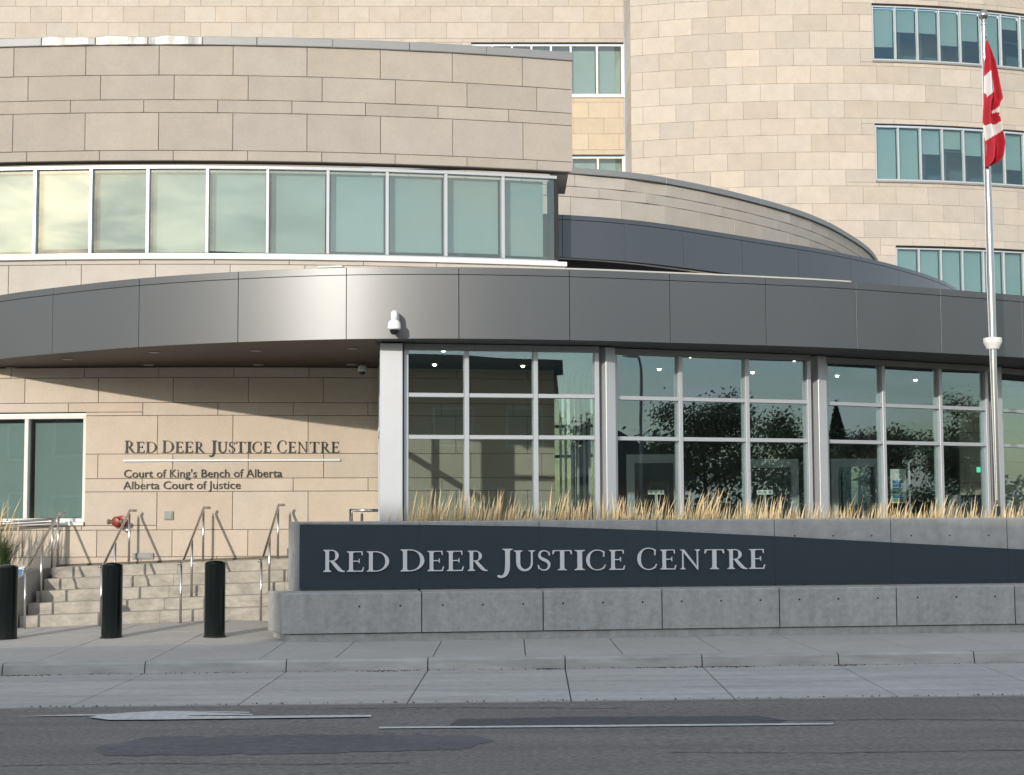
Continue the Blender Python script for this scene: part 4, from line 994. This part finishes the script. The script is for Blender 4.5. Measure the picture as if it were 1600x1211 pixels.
# ================================================================== ACROSS THE STREET (casts the shade in front, mirrored in the glass)
nk = mk('far_pavement', [(-300, -14, .1), (300, -14, .1), (300, 2.2, .1), (-300, 2.2, .1), (-300, -14, -.15), (300, -14, -.15), (300, 2.2, -.15), (-300, 2.2, -.15)], [(0,1,2,3),(7,6,5,4),(0,4,5,1),(1,5,6,2),(2,6,7,3),(3,7,4,0)], 'walk'); struct(nk)
def house(name, x0, x1, y0, y1, h, roof, m, label, gable=True, wins=(3, 2)):
    e = empty(name, ((x0+x1)/2, (y0+y1)/2, -.2), label, 'building')
    MB().box(x0, x1, y0, y1, -.2, h).build('wall', m, e)
    if gable:
        xm = (x0+x1)/2; o_ = .4
        mk('roof', [(x0-o_, y0-o_, h-.05), (x1+o_, y0-o_, h-.05), (x1+o_, y1+o_, h-.05), (x0-o_, y1+o_, h-.05), (xm, y0-o_, h+roof), (xm, y1+o_, h+roof)], [(0,1,4),(2,3,5),(1,2,5,4),(3,0,4,5),(3,2,1,0)], 'shingle', e)
    else: MB().box(x0-.2, x1+.2, y0-.2, y1+.2, h, h+roof).build('roof', 'shingle', e)
    nx, nz = wins
    for i in range(nx):
        for k in range(nz):
            xc = x0+(x1-x0)*(i+.5)/nx; z0 = .9+k*(h-.5)/nz; f = MB().box(xc-.75, xc+.75, y1+.002, y1+.06, z0, z0+1.5).build('window', 'grey', e)
            MB().box(xc-.66, xc+.66, y1+.061, y1+.075, z0+.09, z0+1.41).build('pane', 'pane_dark', f)
    MB().box(x0+.6, x0+1.6, y1+.002, y1+.05, -.2, 2.0).build('door', 'grey', e)
    return e
house('shade_block', -16.3, -1.5, -24, -12, 11.72, .35, 'stucco', 'taller flat roofed block added across the street to shade the sign wall', False, (5, 4))  # added behind the camera, roof height set to shade road and sign wall
house('shade_block', -46, -16.35, -24, -12.05, 9.5, .35, 'brick', 'lower brick block added across the street, its roof set for the shade edge', False, (8, 3))  # added lower part, so the shade ends just before the steps
house('house', 4.5, 16.2, -23, -13, 7.0, .6, 'brick', 'dark brick house mirrored in the left entrance panes', False, (4, 2))
house('house', 19, 29, -24, -14, 3.0, 2.3, 'stucco', 'low gabled bungalow across the street mirrored in the middle panes')
house('house', 34, 46, -24, -14, 3.1, 2.6, 'brick', 'low brick bungalow further along the street mirrored in the glass')
house('house', 62, 74, -12, -3, 3.2, 2.6, 'stucco', 'far bungalow at the end of the street mirrored in the right panes')
def tree(loc, h, r, label, lm='leaf', dens=1.0, spruce=False):
    e = empty('tree', loc, label, 'tree', 'trees across the street'); L = Vector(loc); b = MB(); tips = []
    b.tube([L, L+Vector((.1, 0, h*.3)), L+Vector((0, .1, h*.62)), L+Vector((.05, 0, h*.9))], h*.028, 8, r1=.03)
    if not spruce:
        for i in range(16):
            z = h*random.uniform(.28, .8); a = random.uniform(0, 6.28); q = L+Vector((0, 0, z)); rr = r*random.uniform(.55, 1)
            t1_ = q+Vector((math.cos(a)*rr*.5, math.sin(a)*rr*.5, h*.10)); t2_ = q+Vector((math.cos(a)*rr, math.sin(a)*rr, h*random.uniform(.12, .26)))
            b.tube([q, t1_, t2_], h*.010, 6, r1=.012); tips += [t1_, t2_]
            for _ in range(3):
                t3 = t2_+Vector((random.gauss(0, .4), random.gauss(0, .4), random.uniform(.1, .7)))*r*.35; b.tube([t1_.lerp(t2_, .6), t3], .025, 5, r1=.008); tips.append(t3)
    b.build('trunk', 'bark', e)
    c = MB()
    for _ in range(int(15000*dens)):
        if spruce:
            t = random.random()**.6; z = h*(1-t*.9); rr = r*t*random.uniform(.3, 1); a = random.uniform(0, 6.28); p = L+Vector((math.cos(a)*rr, math.sin(a)*rr, z))
        else:
            p = random.choice(tips)+Vector((random.gauss(0, .16), random.gauss(0, .16), random.gauss(0, .13)))*r
        s = random.uniform(.05, .10); d = Vector((random.gauss(0, 1), random.gauss(0, 1), random.gauss(0, 1))).normalized(); k = d.orthogonal()*s; l2 = d.cross(k)
        c.add([p-k, p+l2*.6, p+k, p-l2*.6], [(0, 1, 2, 3)])
    c.build('crown', lm, e, recalc=False)
for i, (x, y, h, r, d) in enumerate([(33, -27, 6.0, 2.4, .9), (44, -27, 7.0, 3.0, 1.0), (55, -12, 6, 2.8, 1.0), (64, 0, 5.0, 2.2, .35), (76, 3, 6, 2.6, .6), (90, 6, 8, 3.4, 1.0), (104, 10, 9, 3.6, 1.0), (120, 16, 9, 3.6, .9), (130, 24, 9, 3.6, .9), (64, -28, 8, 3.6, 1), (24, -30, 6.5, 3.0, 1)]):
    tree((x, y, -.1), h, r, 'autumn street tree mirrored faintly in the entrance glass', dens=d)
tb = MB()
path = [(30, -45), (58, -40), (90, -30), (128, -22), (150, -4), (152, 22), (140, 48)]
for _ in range(52000):
    k = random.random()*(len(path)-1); i = int(k); t = k-i; hh = 4.6+1.6*math.sin(k*5.1)+1.1*math.sin(k*13.7+1)+.6*math.sin(k*29)
    x = path[i][0]*(1-t)+path[i+1][0]*t+random.gauss(0, 1.6); y = path[i][1]*(1-t)+path[i+1][1]*t+random.gauss(0, 1.6)
    z = hh*random.random()**.75+random.gauss(0, .25); q_ = random.uniform(.09, .22); d = Vector((random.gauss(0, 1), random.gauss(0, 1), random.gauss(0, 1))).normalized(); a_ = d.orthogonal()*q_; l2 = d.cross(a_); p = Vector((x, y, z))
    tb.add([p-a_, p+l2*.6, p+a_, p-l2*.6], [(0, 1, 2, 3)])
o = tb.build('tree_belt', 'leaf', recalc=False); o['kind'] = 'stuff'; o['label'] = 'distant belt of trees at the end of the street mirrored in the glass'; o['category'] = 'trees'
tree((84, -2, -.1), 9, 2.0, 'dark pointed spruce mirrored in the right entrance panes', 'leaf2', 1.0, True)
for x, y, lab in ((47, 2.6, 'street lamp with curved arm mirrored in the third glazed bay'), (36, -8, 'street lamp with curved arm mirrored in the second glazed bay')):
    e = empty('street_lamp', (x, y, 0), lab, 'street lamp', 'street lamps mirrored in the glass')
    MB().tube([(x, y, -.1), (x, y, 7.2), (x-.2, y+.2, 7.9), (x-1.0, y+.8, 8.3), (x-1.7, y+1.2, 8.3)], .08, 10, r1=.05).build('pole', 'grey', e, smooth=True)
    MB().box(x-2.3, x-1.6, y+1.05, y+1.35, 8.22, 8.36).build('lamp_head', 'grey', e)
